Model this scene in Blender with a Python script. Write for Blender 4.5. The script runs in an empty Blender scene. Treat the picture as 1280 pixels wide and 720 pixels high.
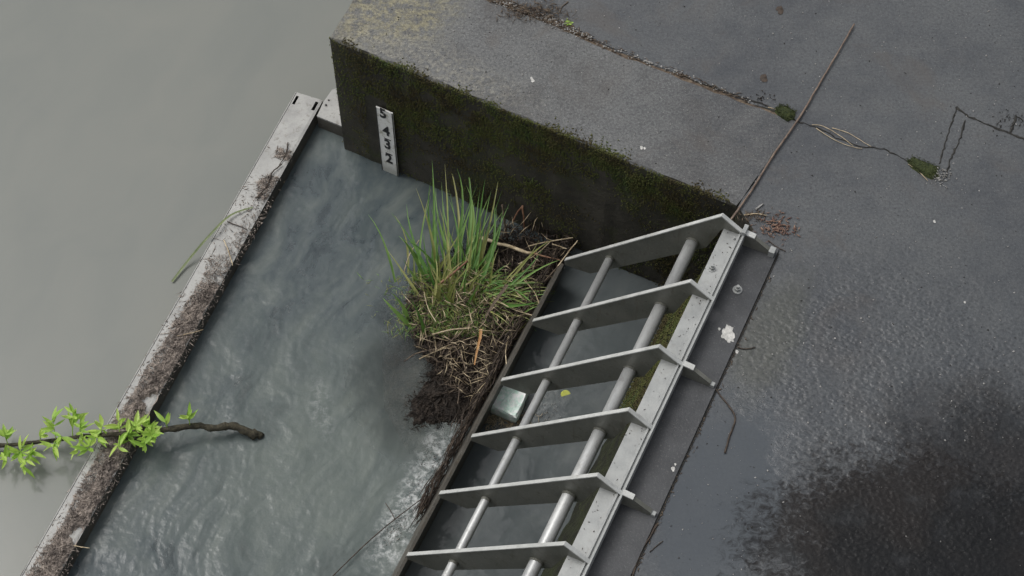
import bpy, math, random
import numpy as np
from mathutils import Vector, Matrix
random.seed(7); rng = np.random.default_rng(7)
S = bpy.context.scene
C = S.collection
R = math.radians

# ------------------------------------------------------------------ camera
F = 2200.0; PITCH = R(58); CH = 6.2
cam = bpy.data.cameras.new('camera'); cam_o = bpy.data.objects.new('camera', cam); C.objects.link(cam_o)
cam_o.location = (0, 0, CH); cam_o.rotation_euler = (R(90) - PITCH, 0, 0)
cam.sensor_width = 36; cam.lens = F / 1280 * 36; cam.clip_end = 500; cam.clip_start = .05
S.camera = cam_o

def at(px, py, z=0.0):
    """point of the photograph put on the horizontal plane z"""
    x = (px - 640) / F; y = (360 - py) / F
    d = Vector((x, math.cos(PITCH) + y * math.sin(PITCH), -math.sin(PITCH) + y * math.cos(PITCH)))
    t = (z - CH) / d.z
    return Vector((0, 0, CH)) + d * t

# ------------------------------------------------------------------ light
SUN_EL, SUN_AZ = R(60), R(-62)          # azimuth measured clockwise from +y
w = bpy.data.worlds.new('World'); S.world = w; w.use_nodes = True
nt = w.node_tree; bg = nt.nodes['Background']
sky = nt.nodes.new('ShaderNodeTexSky'); sky.sky_type = 'NISHITA'; sky.sun_disc = False
sky.sun_elevation = SUN_EL; sky.sun_rotation = SUN_AZ; sky.dust_density = 6; sky.air_density = 1.0; sky.ozone_density = 1
hs = nt.nodes.new('ShaderNodeHueSaturation'); hs.inputs['Saturation'].default_value = .22
nt.links.new(sky.outputs[0], hs.inputs['Color']); nt.links.new(hs.outputs[0], bg.inputs['Color'])
bg.inputs['Strength'].default_value = .15
sun = bpy.data.lights.new('sun', 'SUN'); sun.energy = .8; sun.angle = R(25); sun.color = (1, .97, .93)
sun_o = bpy.data.objects.new('sun', sun); C.objects.link(sun_o)
sd = Vector((math.sin(SUN_AZ) * math.cos(SUN_EL), math.cos(SUN_AZ) * math.cos(SUN_EL), math.sin(SUN_EL)))
sun_o.rotation_euler = (-sd).to_track_quat('-Z', 'Y').to_euler()
S.view_settings.view_transform = 'Standard'; S.view_settings.look = 'None'
S.view_settings.exposure = -.1; S.view_settings.gamma = 1
S.render.engine = 'CYCLES'

# ------------------------------------------------------------------ node helpers
class N:
    def __init__(s, name):
        s.m = bpy.data.materials.new(name); s.m.use_nodes = True
        s.t = s.m.node_tree; s.b = s.t.nodes['Principled BSDF']; s.out = s.t.nodes['Material Output']
        s.pos = s.t.nodes.new('ShaderNodeTexCoord').outputs['Object']
        s.geo = None
    def world(s):
        if not s.geo: s.geo = s.t.nodes.new('ShaderNodeNewGeometry').outputs['Position']
        return s.geo
    def put(s, sock, v):
        if isinstance(v, bpy.types.NodeSocket): s.t.links.new(v, sock)
        elif isinstance(v, tuple) and len(v) == 3 and sock.type == 'RGBA': sock.default_value = (*v, 1)
        else: sock.default_value = v
    def map(s, v=None, scale=(1, 1, 1), rot=(0, 0, 0), loc=(0, 0, 0)):
        n = s.t.nodes.new('ShaderNodeMapping'); s.put(n.inputs[0], v or s.pos)
        n.inputs['Location'].default_value = loc; n.inputs['Rotation'].default_value = rot; n.inputs['Scale'].default_value = scale
        return n.outputs[0]
    def noise(s, scale, detail=4, rough=.55, v=None, dist=0, col=False):
        n = s.t.nodes.new('ShaderNodeTexNoise'); s.put(n.inputs['Vector'], v or s.pos)
        n.inputs['Scale'].default_value = scale; n.inputs['Detail'].default_value = detail
        n.inputs['Roughness'].default_value = rough; n.inputs['Distortion'].default_value = dist
        return n.outputs[1 if col else 0]
    def vor(s, scale, v=None, feat='F1', smooth=None):
        n = s.t.nodes.new('ShaderNodeTexVoronoi'); s.put(n.inputs['Vector'], v or s.pos); n.feature = feat
        n.inputs['Scale'].default_value = scale
        if smooth is not None and 'Smoothness' in n.inputs: n.inputs['Smoothness'].default_value = smooth
        return n.outputs['Distance']
    def ramp(s, f, stops):
        n = s.t.nodes.new('ShaderNodeValToRGB'); s.put(n.inputs[0], f); e = n.color_ramp.elements
        while len(e) < len(stops): e.new(.5)
        for q, (p, c) in zip(e, stops):
            q.position = p; q.color = (c, c, c, 1) if not isinstance(c, tuple) else (*c, 1)
        return n.outputs[0]
    def mix(s, f, a, b, mode='MIX'):
        n = s.t.nodes.new('ShaderNodeMix'); n.data_type = 'RGBA'; n.blend_type = mode
        s.put(n.inputs[0], f); s.put(n.inputs[6], a); s.put(n.inputs[7], b); return n.outputs[2]
    def math(s, op, a, b=0.0, clamp=False):
        n = s.t.nodes.new('ShaderNodeMath'); n.operation = op; n.use_clamp = clamp
        s.put(n.inputs[0], a); s.put(n.inputs[1], b); return n.outputs[0]
    def vmath(s, op, a, b):
        n = s.t.nodes.new('ShaderNodeVectorMath'); n.operation = op; s.put(n.inputs[0], a); s.put(n.inputs[1], b); return n.outputs[0]
    def rng(s, f, a, b, c=0.0, d=1.0):
        n = s.t.nodes.new('ShaderNodeMapRange'); s.put(n.inputs[0], f); n.interpolation_type = 'SMOOTHSTEP'
        for i, x in enumerate((a, b, c, d)): n.inputs[i + 1].default_value = x
        return n.outputs[0]
    def blob(s, p, rx, ry, ang=0, wob=.5, wsc=3, soft=.25, fine=0):
        """a patch of uneven outline round the world point p (1 inside, 0 outside)"""
        v = s.vmath('SUBTRACT', s.world(), tuple(p))
        v = s.map(v, rot=(0, 0, -ang)); v = s.map(v, scale=(1 / rx, 1 / ry, 0))
        n = s.t.nodes.new('ShaderNodeVectorMath'); n.operation = 'LENGTH'; s.t.links.new(v, n.inputs[0])
        d = s.math('ADD', n.outputs['Value'], s.math('MULTIPLY', s.math('SUBTRACT', s.noise(wsc, 5, .6, s.world()), .5), wob * 2))
        if fine: d = s.math('ADD', d, s.math('MULTIPLY', s.math('SUBTRACT', s.noise(26, 5, .75, s.map(s.world(), scale=(1, 1.4, 1)), .6), .5), fine))
        return s.rng(d, 1 + soft, 1 - soft)
    def bump(s, h, st=.3, d=.01, nrm=None):
        n = s.t.nodes.new('ShaderNodeBump'); s.put(n.inputs['Height'], h); s.put(n.inputs['Strength'], st)
        n.inputs['Distance'].default_value = d
        if nrm: s.put(n.inputs['Normal'], nrm)
        return n.outputs[0]
    def set(s, col=None, rough=None, nrm=None, **k):
        if col is not None: s.put(s.b.inputs['Base Color'], col)
        if rough is not None: s.put(s.b.inputs['Roughness'], rough)
        if nrm is not None: s.put(s.b.inputs['Normal'], nrm)
        for a, v in k.items(): s.put(s.b.inputs[a.replace('_', ' ')], v)
        return s.m

M = {}
def simple(name, c1, c2, sc=30, rough=.7, bmp=.3, d=.003, det=5, **k):
    n = N(name); f = n.noise(sc, det, .65)
    M[name] = n.set(n.mix(n.rng(f, .3, .7), c1, c2), rough, n.bump(n.noise(sc * 3, 4), bmp, d), **k); return M[name]

# ------------------------------------------------------------------ object helpers
def tag(o, label=None, cat=None, group=None, kind=None):
    if label: o['label'] = label
    if cat: o['category'] = cat
    if group: o['group'] = group
    if kind: o['kind'] = kind
    return o
def empty(name, loc, rz=0, **k):
    o = bpy.data.objects.new(name, None); C.objects.link(o); o.location = loc; o.rotation_euler = (0, 0, rz)
    o.empty_display_size = .05
    return tag(o, **k)
class MB:
    def __init__(s): s.v = []; s.f = []
    def add(s, vs, fs):
        b = len(s.v); s.v += [tuple(q) for q in vs]; s.f += [tuple(b + i for i in f) for f in fs]; return s
    def box(s, lo, hi, M4=None):
        (a, b, c), (d, e, f) = lo, hi
        vs = [Vector(q) for q in ((a, b, c), (d, b, c), (d, e, c), (a, e, c), (a, b, f), (d, b, f), (d, e, f), (a, e, f))]
        if M4: vs = [M4 @ q for q in vs]
        return s.add(vs, [(0, 3, 2, 1), (4, 5, 6, 7), (0, 1, 5, 4), (1, 2, 6, 5), (2, 3, 7, 6), (3, 0, 4, 7)])
    def prism(s, pts, z0, z1):
        """vertical prism over a flat outline"""
        n = len(pts); vs = [(p[0], p[1], z0) for p in pts] + [(p[0], p[1], z1) for p in pts]
        return s.add(vs, [tuple(range(n))[::-1], tuple(range(n, 2 * n))] + [(i, (i + 1) % n, n + (i + 1) % n, n + i) for i in range(n)])
    def extrude(s, prof, x0, x1):
        """profile in (y,z) pushed along x"""
        n = len(prof); vs = [(x0, p[0], p[1]) for p in prof] + [(x1, p[0], p[1]) for p in prof]
        return s.add(vs, [tuple(range(n))[::-1], tuple(range(n, 2 * n))] + [(i, (i + 1) % n, n + (i + 1) % n, n + i) for i in range(n)])
    def tube(s, pts, rs, seg=8, cap=True):
        pts = [Vector(p) for p in pts]; n = len(pts); rs = rs if hasattr(rs, '__len__') else [rs] * n; b = len(s.v)
        for i, p in enumerate(pts):
            d = (pts[min(i + 1, n - 1)] - pts[max(i - 1, 0)]).normalized()
            a = d.orthogonal().normalized() if abs(d.z) > .9 else d.cross(Vector((0, 0, 1))).normalized()
            c = d.cross(a)
            for k in range(seg):
                t = 2 * math.pi * k / seg; s.v.append(tuple(p + (a * math.cos(t) + c * math.sin(t)) * rs[i]))
        for i in range(n - 1):
            for k in range(seg):
                k2 = (k + 1) % seg; s.f.append((b + i * seg + k, b + i * seg + k2, b + (i + 1) * seg + k2, b + (i + 1) * seg + k))
        if cap: s.f += [tuple(range(b, b + seg))[::-1], tuple(range(b + (n - 1) * seg, b + n * seg))]
        return s
    def ribbon(s, pts, ws, up=Vector((0, 0, 1)), fold=.25):
        pts = [Vector(p) for p in pts]; n = len(pts); b = len(s.v)
        for i, p in enumerate(pts):
            d = (pts[min(i + 1, n - 1)] - pts[max(i - 1, 0)]).normalized(); a = d.cross(up)
            a = a.normalized() if a.length > 1e-4 else Vector((1, 0, 0)); q = a.cross(d)
            s.v += [tuple(p - a * ws[i]), tuple(p - q * ws[i] * fold), tuple(p + a * ws[i])]
        for i in range(n - 1):
            j = b + 3 * i; s.f += [(j, j + 1, j + 4, j + 3), (j + 1, j + 2, j + 5, j + 4)]
        return s
    def mesh(s, name, mat, off=None, smooth=False):
        me = bpy.data.meshes.new(name); o = off or Vector((0, 0, 0))
        me.from_pydata([(a - o[0], b - o[1], c - o[2]) for a, b, c in s.v], [], s.f)
        me.materials.append(mat)
        if smooth: me.polygons.foreach_set('use_smooth', [True] * len(me.polygons))
        me.update(); return me
    def build(s, name, mat, parent=None, local=False, smooth=False, bevel=0, loc=None):
        off = None
        if parent is not None and not local: off = parent.matrix_basis.translation
        if parent is None and loc is not None: off = Vector(loc)
        me = s.mesh(name, mat, off, smooth); o = bpy.data.objects.new(name, me); C.objects.link(o)
        if parent is not None: o.parent = parent
        elif loc is not None: o.location = loc
        if bevel:
            m = o.modifiers.new('bevel', 'BEVEL'); m.width = bevel; m.segments = 2; m.limit_method = 'ANGLE'
        return o
def inst(name, me, parent=None, loc=(0, 0, 0), rot=(0, 0, 0), sc=1):
    o = bpy.data.objects.new(name, me); C.objects.link(o); o.location = loc; o.rotation_euler = rot
    o.scale = (sc,) * 3 if not hasattr(sc, '__len__') else sc
    if parent is not None: o.parent = parent
    return o
def arrmesh(name, V, Fq, mat, parent=None, kind=None):
    """big joined mesh from numpy arrays; Fq (n,3) or (n,4)"""
    me = bpy.data.meshes.new(name); nf, k = Fq.shape
    me.vertices.add(len(V)); me.vertices.foreach_set('co', V.astype(np.float32).ravel())
    me.loops.add(nf * k); me.loops.foreach_set('vertex_index', Fq.astype(np.int32).ravel())
    me.polygons.add(nf); me.polygons.foreach_set('loop_start', np.arange(0, nf * k, k, dtype=np.int32))
    me.polygons.foreach_set('loop_total', np.full(nf, k, dtype=np.int32))
    me.update(calc_edges=True); me.validate(); me.materials.append(mat)
    o = bpy.data.objects.new(name, me); C.objects.link(o)
    if parent is not None: o.parent = parent; o.location = -parent.location
    return tag(o, kind=kind) if kind else o
def sticks(P, D, L, W):
    """many little four sided splinters: centre P, direction D, length L, half width W"""
    n = len(P); D = D / np.linalg.norm(D, axis=1, keepdims=True)
    A = np.cross(D, rng.normal(size=(n, 3))); A /= np.linalg.norm(A, axis=1, keepdims=True); B = np.cross(D, A)
    h = (L / 2)[:, None]; w_ = W[:, None]; bend = A * (L * rng.uniform(-.12, .12, n))[:, None]
    e0, mid, e1 = P - D * h, P + bend, P + D * h
    V = np.stack([e0, mid + A * w_, mid + B * w_, mid - A * w_, mid - B * w_, e1], 1).reshape(-1, 3)
    base = (np.arange(n) * 6)[:, None, None]
    T = np.array([[0, 2, 1], [0, 3, 2], [0, 4, 3], [0, 1, 4], [5, 1, 2], [5, 2, 3], [5, 3, 4], [5, 4, 1]])[None]
    return V, (base + T).reshape(-1, 3)

# ------------------------------------------------------------------ key geometry
WZ = -.85                                   # water level (deck is 0)
corner = at(412, 47); wend = at(912, 253)
wd = (wend - corner).normalized(); wn = Vector((wd.y, -wd.x, 0))      # wn points out of the wall towards the camera
u = Vector((.4186, .908, 0)); UA = math.atan2(u.y, u.x); v = Vector((-u.y, u.x, 0))
FZ = .09                                     # height of the rack's top flange
O = at(737, 703, FZ)                         # flange edge at the nearest fin
def fr(s_, t_, z): return O * 1 + u * s_ + v * t_ + Vector((0, 0, z - O.z))

# ------------------------------------------------------------------ materials
def concrete(name, wall=False):
    n = N(name); W = n.world()
    big = n.noise(1.3, 5, .6, W); mid = n.noise(9, 6, .65, W); fine = n.noise(130, 3, .7, W); grit = n.vor(95, W)
    c = n.mix(n.rng(big, .35, .65), (.040, .042, .046), (.070, .071, .071))
    c = n.mix(n.rng(mid, .3, .75), c, n.mix(.5, c, (.088, .086, .082)))
    sp = n.rng(n.noise(230, 2, .6, W), .56, .72)
    return n, W, big, mid, fine, grit, c, sp

def deck_material(name, band):
    n, W, big, mid, fine, grit, c, sp = concrete(name)
    if band:      # the paler, drier coping band
        c = n.mix(n.math('MULTIPLY', n.math('SUBTRACT', 1.0, n.math('MULTIPLY', n.blob(at(930, 190), .42, .55, 0, .3, 3, .7), .9)), .65), c, (.110, .110, .107))
        c = n.mix(.5, c, n.mix(1.0, c, (1.0, 1.06, 1.12), 'MULTIPLY'))
        c = n.mix(n.math('MULTIPLY', n.rng(n.noise(3.2, 6, .7, W, .8), .46, .64), .65), c, (.052, .052, .053))
        lich = n.blob(at(485, 15), .30, .20, R(10), .55, 9, .5)
        lf = n.math('MULTIPLY', lich, n.rng(n.noise(26, 5, .7, W), .38, .62))
        c = n.mix(n.math('MULTIPLY', lf, .75), c, (.22, .20, .12))
        edge = n.math('MULTIPLY', n.blob(at(520, 75), .50, .12, R(-27), .5, 8, .6), n.rng(n.noise(40, 5, .7, W), .4, .65))
        c = n.mix(n.math('MULTIPLY', edge, .6), c, (.21, .20, .165))
    # fine pale grains and dark pits
    c = n.mix(n.math('MULTIPLY', sp, .55 if band else .22), c, (.24, .235, .225))
    c = n.mix(n.math('MULTIPLY', n.rng(n.noise(85, 3, .8, W), .42, .62), .55 if band else .35), c, n.mix(1.0, c, (1.9, 1.9, 1.85), 'MULTIPLY'))
    c = n.mix(n.math('MULTIPLY', n.rng(n.noise(75, 4, .7, W), .52, .34), .5), c, (.025, .026, .028))
    brown = n.math('MULTIPLY', n.rng(n.noise(2.2, 5, .6, W, 1.0), .52, .7), .45)
    c = n.mix(brown, c, (.075, .062, .052))
    # crusts round the cracks
    if band:
        rough = n.rng(mid, .3, .7, .78, .60); h = n.math('ADD', n.math('MULTIPLY', fine, .6), n.math('MULTIPLY', mid, .8))
        nm = n.bump(h, .55, .006)
    else:
        wetc = n.blob(at(1075, 600), .62, .80, R(-20), .35, 2.2, .5)             # where the rain stands
        wet2 = n.math('MAXIMUM', wetc, n.blob(at(1260, 560), .8, .9, 0, .4, 2, .5))
        smooth = n.blob(at(895, 620), .26, .46, R(-20), .45, 4, .35, .5)                # unbroken film of water
        dark = n.math('MAXIMUM', n.blob(at(1150, 690), .62, .44, R(8), .45, 3.0, .28, 1.6), n.math('MULTIPLY', n.blob(at(1240, 585), .40, .34, 0, .6, 3, .6, 1.2), .85))  # outline of the painted tree reflection
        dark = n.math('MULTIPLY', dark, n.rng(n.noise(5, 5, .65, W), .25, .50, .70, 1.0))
        damp = n.rng(n.noise(.9, 4, .5, W), .35, .6)
        c = n.mix(n.math('MULTIPLY', wet2, .35), c, (.045, .048, .052))
                    # the painted tree reflection follows below
        olive = n.math('MULTIPLY', n.blob(at(960, 420), .12, .30, R(-25), .6, 7, .5), .45)
        c = n.mix(olive, c, (.075, .073, .052))
        peb = n.math('SUBTRACT', n.math('MULTIPLY', n.blob(at(1120, 520), .72, .75, R(-15), .35, 2.5, .45), 1.0), smooth, True)
        pit = n.vor(46, n.map(W, scale=(1, 1.35, 1)), 'SMOOTH_F1', .6)
        pit2 = n.noise(48, 3, .55, n.map(W, scale=(1, 1.5, 1)))
        h1 = n.math('MULTIPLY', n.math('ADD', n.math('MULTIPLY', pit, .9), n.math('MULTIPLY', pit2, .8)), peb)
        keep = n.math('SUBTRACT', 1.0, smooth)
        h0 = n.math('MULTIPLY', n.math('ADD', n.math('MULTIPLY', fine, .35), n.math('MULTIPLY', mid, .5)), keep)
        rough = n.mix(wet2, n.mix(damp, (.5, .5, .5), (.38, .38, .38)), (.30, .30, .30))
        rough = n.mix(smooth, rough, (.2, .2, .2))
        nm = n.bump(n.math('MULTIPLY', h1, n.rng(n.noise(5, 4, .6, W), .3, .6, .25, 1.0)), .6, .008, n.bump(h0, .5, .007))
        c = n.mix(n.math('MULTIPLY', smooth, .7), c, (.060, .067, .073))  # sky reflected in the film, put into the colour
        c = n.mix(n.math('MULTIPLY', n.math('MULTIPLY', n.rng(pit, .42, .2), peb), .5), c, (.03, .031, .033))
        c = n.mix(n.math('MULTIPLY', dark, .87), c, n.mix(n.rng(n.noise(2.5, 3, .5, W), .42, .6), (.0065, .006, .0058), (.0135, .0105, .009)))            # dark reflection of trees, painted into the colour
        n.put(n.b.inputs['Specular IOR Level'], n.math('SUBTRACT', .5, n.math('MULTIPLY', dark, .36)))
        c = n.mix(1.0, c, (1.0, 1.06, 1.12), 'MULTIPLY')
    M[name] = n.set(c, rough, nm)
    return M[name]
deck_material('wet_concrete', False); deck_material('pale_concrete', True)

n = N('wall_concrete'); W = n.world()
f = n.noise(7, 6, .7, W)
c = n.mix(n.rng(f, .3, .7), (.028, .026, .020), (.062, .057, .044))
c = n.mix(n.math('MULTIPLY', n.rng(n.noise(5, 6, .7, W), .5, .66), .8), c, (.042, .050, .017))
c = n.mix(n.math('MULTIPLY', n.rng(n.noise(70, 4, .7, W), .62, .75), .5), c, (.16, .15, .12))
M['wall_concrete'] = n.set(c, .75, n.bump(n.noise(45, 6, .7, W), .8, .012))

n = N('moss'); W = n.world()
c = n.ramp(n.noise(4.5, 6, .75, W), [(.32, (.026, .020, .010)), (.44, (.055, .045, .015)), (.55, (.078, .088, .020)), (.65, (.048, .076, .018)), (.75, (.085, .070, .024))])
c = n.mix(n.rng(n.noise(60, 3, .7, W), .55, .8), c, (.10, .085, .026)); M['moss'] = n.set(c, .9)
simple('cushion_moss', (.022, .034, .010), (.055, .068, .018), 60, .95, 1, .01)

def galv(name, c1, c2, dirt=(.10, .095, .08), amt=.5, metal=.55, rough=.42, streak=(1, 1, 1)):
    n = N(name); off = n.t.nodes.new('ShaderNodeVectorMath'); off.operation = 'ADD'; n.t.links.new(n.pos, off.inputs[0])
    oi = n.t.nodes.new('ShaderNodeObjectInfo'); sc_ = n.math('MULTIPLY', oi.outputs['Random'], 20.0); n.t.links.new(sc_, off.inputs[1]); n.pos = off.outputs[0]; vv = n.map(scale=streak)
    f = n.noise(12, 6, .7, vv); g = n.noise(110, 3, .7)
    c = n.mix(n.rng(f, .3, .7), c1, c2)
    c = n.mix(n.math('MULTIPLY', n.rng(g, .55, .75), .16), c, (.62, .63, .60))
    run = n.noise(5, 6, .7, n.map(vv, scale=(6, 6, .6)))
    c = n.mix(n.math('MULTIPLY', n.rng(run, .55, .68), amt * .6), c, (.10, .075, .045))
    c = n.mix(n.math('MULTIPLY', n.rng(n.noise(24, 6, .75), .52, .68), amt), c, dirt)
    M[name] = n.set(c, n.rng(f, .2, .8, rough - .08, rough + .2), n.bump(n.noise(60, 5, .7), .25, .003), Metallic=metal)
galv('galvanised', (.27, .28, .275), (.38, .39, .38), (.16, .16, .14), amt=.25, metal=.25)
galv('galvanised_lit_edge', (.44, .45, .43), (.60, .61, .59), (.22, .21, .18), amt=.3, metal=.2)  # paler copy of the steel: light on the top edges painted in
galv('galvanised_shaded', (.135, .138, .118), (.20, .20, .175), (.07, .066, .045), .55, .3, .4)  # darker olive copy of the steel, with the shade on the faces painted in
galv('galvanised_tube', (.36, .37, .37), (.50, .51, .50), (.17, .16, .14), .35, .35, .38, (.3, 1, 1))
galv('pale_aluminium', (.27, .27, .26), (.42, .42, .40), (.11, .10, .085), .6, .15, .55, (1, 1, 1))
galv('rail_metal', (.065, .060, .050), (.12, .112, .095), (.05, .042, .03), .7, .15, .6)
n = N('dark_plate'); W = n.world()
c = n.mix(n.rng(n.noise(5, 6, .65, W), .3, .7), (.030, .032, .035), (.056, .059, .063))
c = n.mix(n.math('MULTIPLY', n.rng(n.noise(150, 3, .7, W), .56, .72), .4), c, (.2, .2, .19))
c = n.mix(n.math('MULTIPLY', n.blob(at(890, 395), .03, .03, 0, .4, 20, .5), .35), c, (.2, .2, .2))
M['dark_plate'] = n.set(c, n.rng(n.noise(8, 4, .6, W), .3, .7, .3, .5), n.bump(n.noise(90, 4, .7, W), .3, .004))
simple('white_paint', (.60, .60, .55), (.78, .78, .74), 30, .45, .1)
n = N('gauge_paint'); c = n.mix(n.rng(n.noise(26, 6, .75), .50, .68), (.78, .78, .75), (.42, .40, .32))
z_ = n.t.nodes.new('ShaderNodeSeparateXYZ'); n.t.links.new(n.pos, z_.inputs[0])
c = n.mix(n.math('MULTIPLY', n.rng(n.math('ADD', z_.outputs['Z'], n.math('MULTIPLY', n.noise(30, 4), .06)), .17, .05), .6), c, (.20, .21, .16))
M['gauge_paint'] = n.set(c, .5, n.bump(n.noise(60, 4), .2, .002))
simple('black_ink', (.012, .012, .013), (.03, .03, .03), 60, .5, .1)
simple('dropping', (.36, .36, .34), (.62, .61, .58), 60, .8, .4)
simple('dry_straw', (.24, .18, .10), (.60, .50, .34), 22, .7, .3)
simple('reddish_stalk', (.14, .062, .038), (.30, .17, .10), 25, .65, .3)
simple('dark_twig', (.022, .016, .012), (.07, .05, .036), 40, .75, .6)
simple('cane_bark', (.09, .060, .045), (.22, .165, .125), 30, .6, .3)
simple('orange_leaf', (.28, .13, .04), (.42, .24, .09), 30, .6, .3)
simple('mud', (.012, .0085, .006), (.040, .028, .019), 30, .8, 1, .02)
simple('groove_dirt', (.016, .016, .015), (.045, .043, .038), 50, .95, 1, .01)
simple('litter', (.040, .027, .020), (.17, .13, .09), 55, .85, .4)
simple('husk', (.10, .045, .038), (.30, .20, .14), 60, .8, .4)
simple('beam_debris', (.075, .062, .055), (.42, .36, .31), 34, .9, .4)
simple('grit', (.12, .118, .11), (.42, .41, .39), 40, .8, .2)
simple('bark', (.020, .018, .011), (.075, .066, .040), 60, .85, 1, .006)
simple('yellow_plastic', (.62, .66, .12), (.78, .80, .22), 40, .4, .1)
simple('submerged_board', (.085, .08, .068), (.13, .125, .105), 20, .8, .2)
simple('moss_slope', (.012, .012, .007), (.030, .038, .011), 16, .9, 1, .02)
simple('riverbed', (.022, .024, .020), (.045, .045, .036), 6, .9, .4)

def leafmat(name, a, b, sc=14, tr=.25):
    n = N(name); oi = n.t.nodes.new('ShaderNodeObjectInfo').outputs['Random']
    f = n.math('ADD', n.math('MULTIPLY', n.noise(sc, 3), .6), n.math('MULTIPLY', oi, .4))
    c = n.mix(n.rng(f, .25, .75), a, b); n.set(c, .48)
    tn = n.t.nodes.new('ShaderNodeBsdfTranslucent'); n.put(tn.inputs[0], c)
    mx = n.t.nodes.new('ShaderNodeMixShader'); mx.inputs[0].default_value = tr
    n.t.links.new(n.b.outputs[0], mx.inputs[1]); n.t.links.new(tn.outputs[0], mx.inputs[2]); n.t.links.new(mx.outputs[0], n.out.inputs[0])
    M[name] = n.m
leafmat('sedge_green', (.085, .20, .038), (.24, .40, .10))
leafmat('sedge_yellow', (.17, .21, .05), (.38, .38, .14))
leafmat('willow_leaf', (.27, .48, .06), (.52, .70, .15), 30, .4)
leafmat('blade_leaf', (.11, .15, .06), (.26, .30, .15))
leafmat('oak_leaf', (.02, .035, .012), (.05, .075, .02), 10, .2)

n = N('foam_block'); f = n.noise(26, 6, .75, None, .8)
c = n.mix(n.rng(f, .38, .62), (.66, .86, .76), (.97, .99, .97))
M['foam_block'] = n.set(c, .8, n.bump(f, .6, .006))

def water(name, cols, murk, rough, bumpst, sc, trans, foam=False, flow=R(65), soft=True):
    n = N(name); W = n.world()
    fl = n.map(W, rot=(0, 0, -flow)); fl = n.map(fl, scale=(.55, 1, 1))
    warp = n.vmath('ADD', fl, n.vmath('MULTIPLY', n.noise(1.6, 3, .5, W, 0, True), (.40, .40, 0)))
    a = n.noise(2.3, 4, .55, warp, .2); b = n.noise(10, 5, .6, warp, .1)
    f = n.math('ADD', n.math('MULTIPLY', a, 1 - murk), n.math('MULTIPLY', b, murk))
    c = n.ramp(f, cols)
    if name == 'channel_water':      # a greener, siltier plume in the lower half
        c = n.mix(n.math('MULTIPLY', n.blob(at(400, 600, WZ), .55, .65, 0, .5, 2.5, .9), .45), c, (.185, .215, .185))
    if foam:
        for p, rx, ry, an, k in foam:
            m = n.math('MULTIPLY', n.blob(at(*p, WZ), rx, ry, an, .6, 6, .9), n.rng(n.noise(30, 6, .75, W, .35), .42, .70))
            c = n.mix(n.math('MULTIPLY', m, k), c, (.62, .64, .63))
    h = n.math('ADD', n.noise(sc, 2, .5, warp, 0), n.math('MULTIPLY', n.noise(sc * 3.5, 2, .5, W), .22))
    n.set(c, rough, n.bump(h, bumpst, .03), IOR=1.33)
    tr = n.t.nodes.new('ShaderNodeBsdfTransparent'); mx = n.t.nodes.new('ShaderNodeMixShader')
    mx.inputs[0].default_value = 1 - trans
    if name == 'channel_water': n.put(mx.inputs[0], n.math('SUBTRACT', 1 - trans, n.math('MULTIPLY', n.blob(at(515, 470, WZ), .22, .36, 0, .5, 5, .6), .45)))
    n.t.links.new(tr.outputs[0], mx.inputs[1]); n.t.links.new(n.b.outputs[0], mx.inputs[2]); n.t.links.new(mx.outputs[0], n.out.inputs[0])
    M[name] = n.m; return n
water('river_water', [(.3, (.176, .187, .173)), (.5, (.190, .199, .182)), (.7, (.203, .209, .189))], .10, .14, .02, 5, .0)
water('channel_water', [(.36, (.052, .066, .074)), (.45, (.086, .107, .114)), (.55, (.120, .142, .141)), (.68, (.170, .192, .180))], .58, .18, .42, 8, .20,
      foam=[((534, 590), .07, .28, R(-25), 1), ((497, 664), .07, .16, R(-25), 1), ((400, 510), .05, .12, R(10), .35), ((590, 470), .1, .1, 0, .2)])
water('rack_water', [(.34, (.085, .098, .102)), (.5, (.120, .136, .139)), (.68, (.17, .187, .183))], .4, .08, .35, 7, .12,
      foam=[((660, 505), .16, .10, R(0), .35)])

# ------------------------------------------------------------------ the setting
sheet = lambda name, pts, z0, z1, mat, **k: tag(MB().prism(pts, z0, z1).build(name, M[mat]), kind='structure', **k)
# river and channel water: two sheets that butt along the middle of the boom
BZ = WZ + .085
_a, _b, _c = at(370, 115, BZ), at(35, 705, BZ), at(402, 128, BZ)
bdir = (_b - _a).normalized(); _n = Vector((-bdir.y, bdir.x, 0)); bA = _a + _n * ((_c - _a).dot(_n) / 2) - bdir * .0; bA.z = WZ; bFar = bA + bdir * 60
brk = at(396, 134, WZ); brk2 = at(436, 150, WZ) + Vector((.1, 0, 0))
def plane(name, pts, z, mat, kind='structure'):
    mb = MB().add([(p[0], p[1], z) for p in pts], [tuple(range(len(pts)))]); return tag(mb.build(name, M[mat]), kind=kind)
railL = fr(-3, .86, WZ); railU = fr(1.9, .86, WZ)
plane('channel_water', [bA, bFar, fr(-60, .86, WZ), railU + u * .6, brk2 + Vector((.3, -.1, 0)), brk2], WZ, 'channel_water')
plane('rack_water', [railU + u * .6, fr(-60, .86, WZ), fr(-60, -.5, WZ), fr(2.6, -.5, WZ)], WZ, 'rack_water')
plane('river_water', [bA, brk2, brk2 + Vector((.5, 0, 0)), Vector((.5, 80, 0)), Vector((-80, 80, 0)), Vector((-80, bFar.y, 0)), bFar], WZ, 'river_water')
plane('riverbed', [Vector((-80, -80, 0)), Vector((60, -80, 0)), Vector((60, 80, 0)), Vector((-80, 80, 0))], WZ - .35, 'riverbed')

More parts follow.
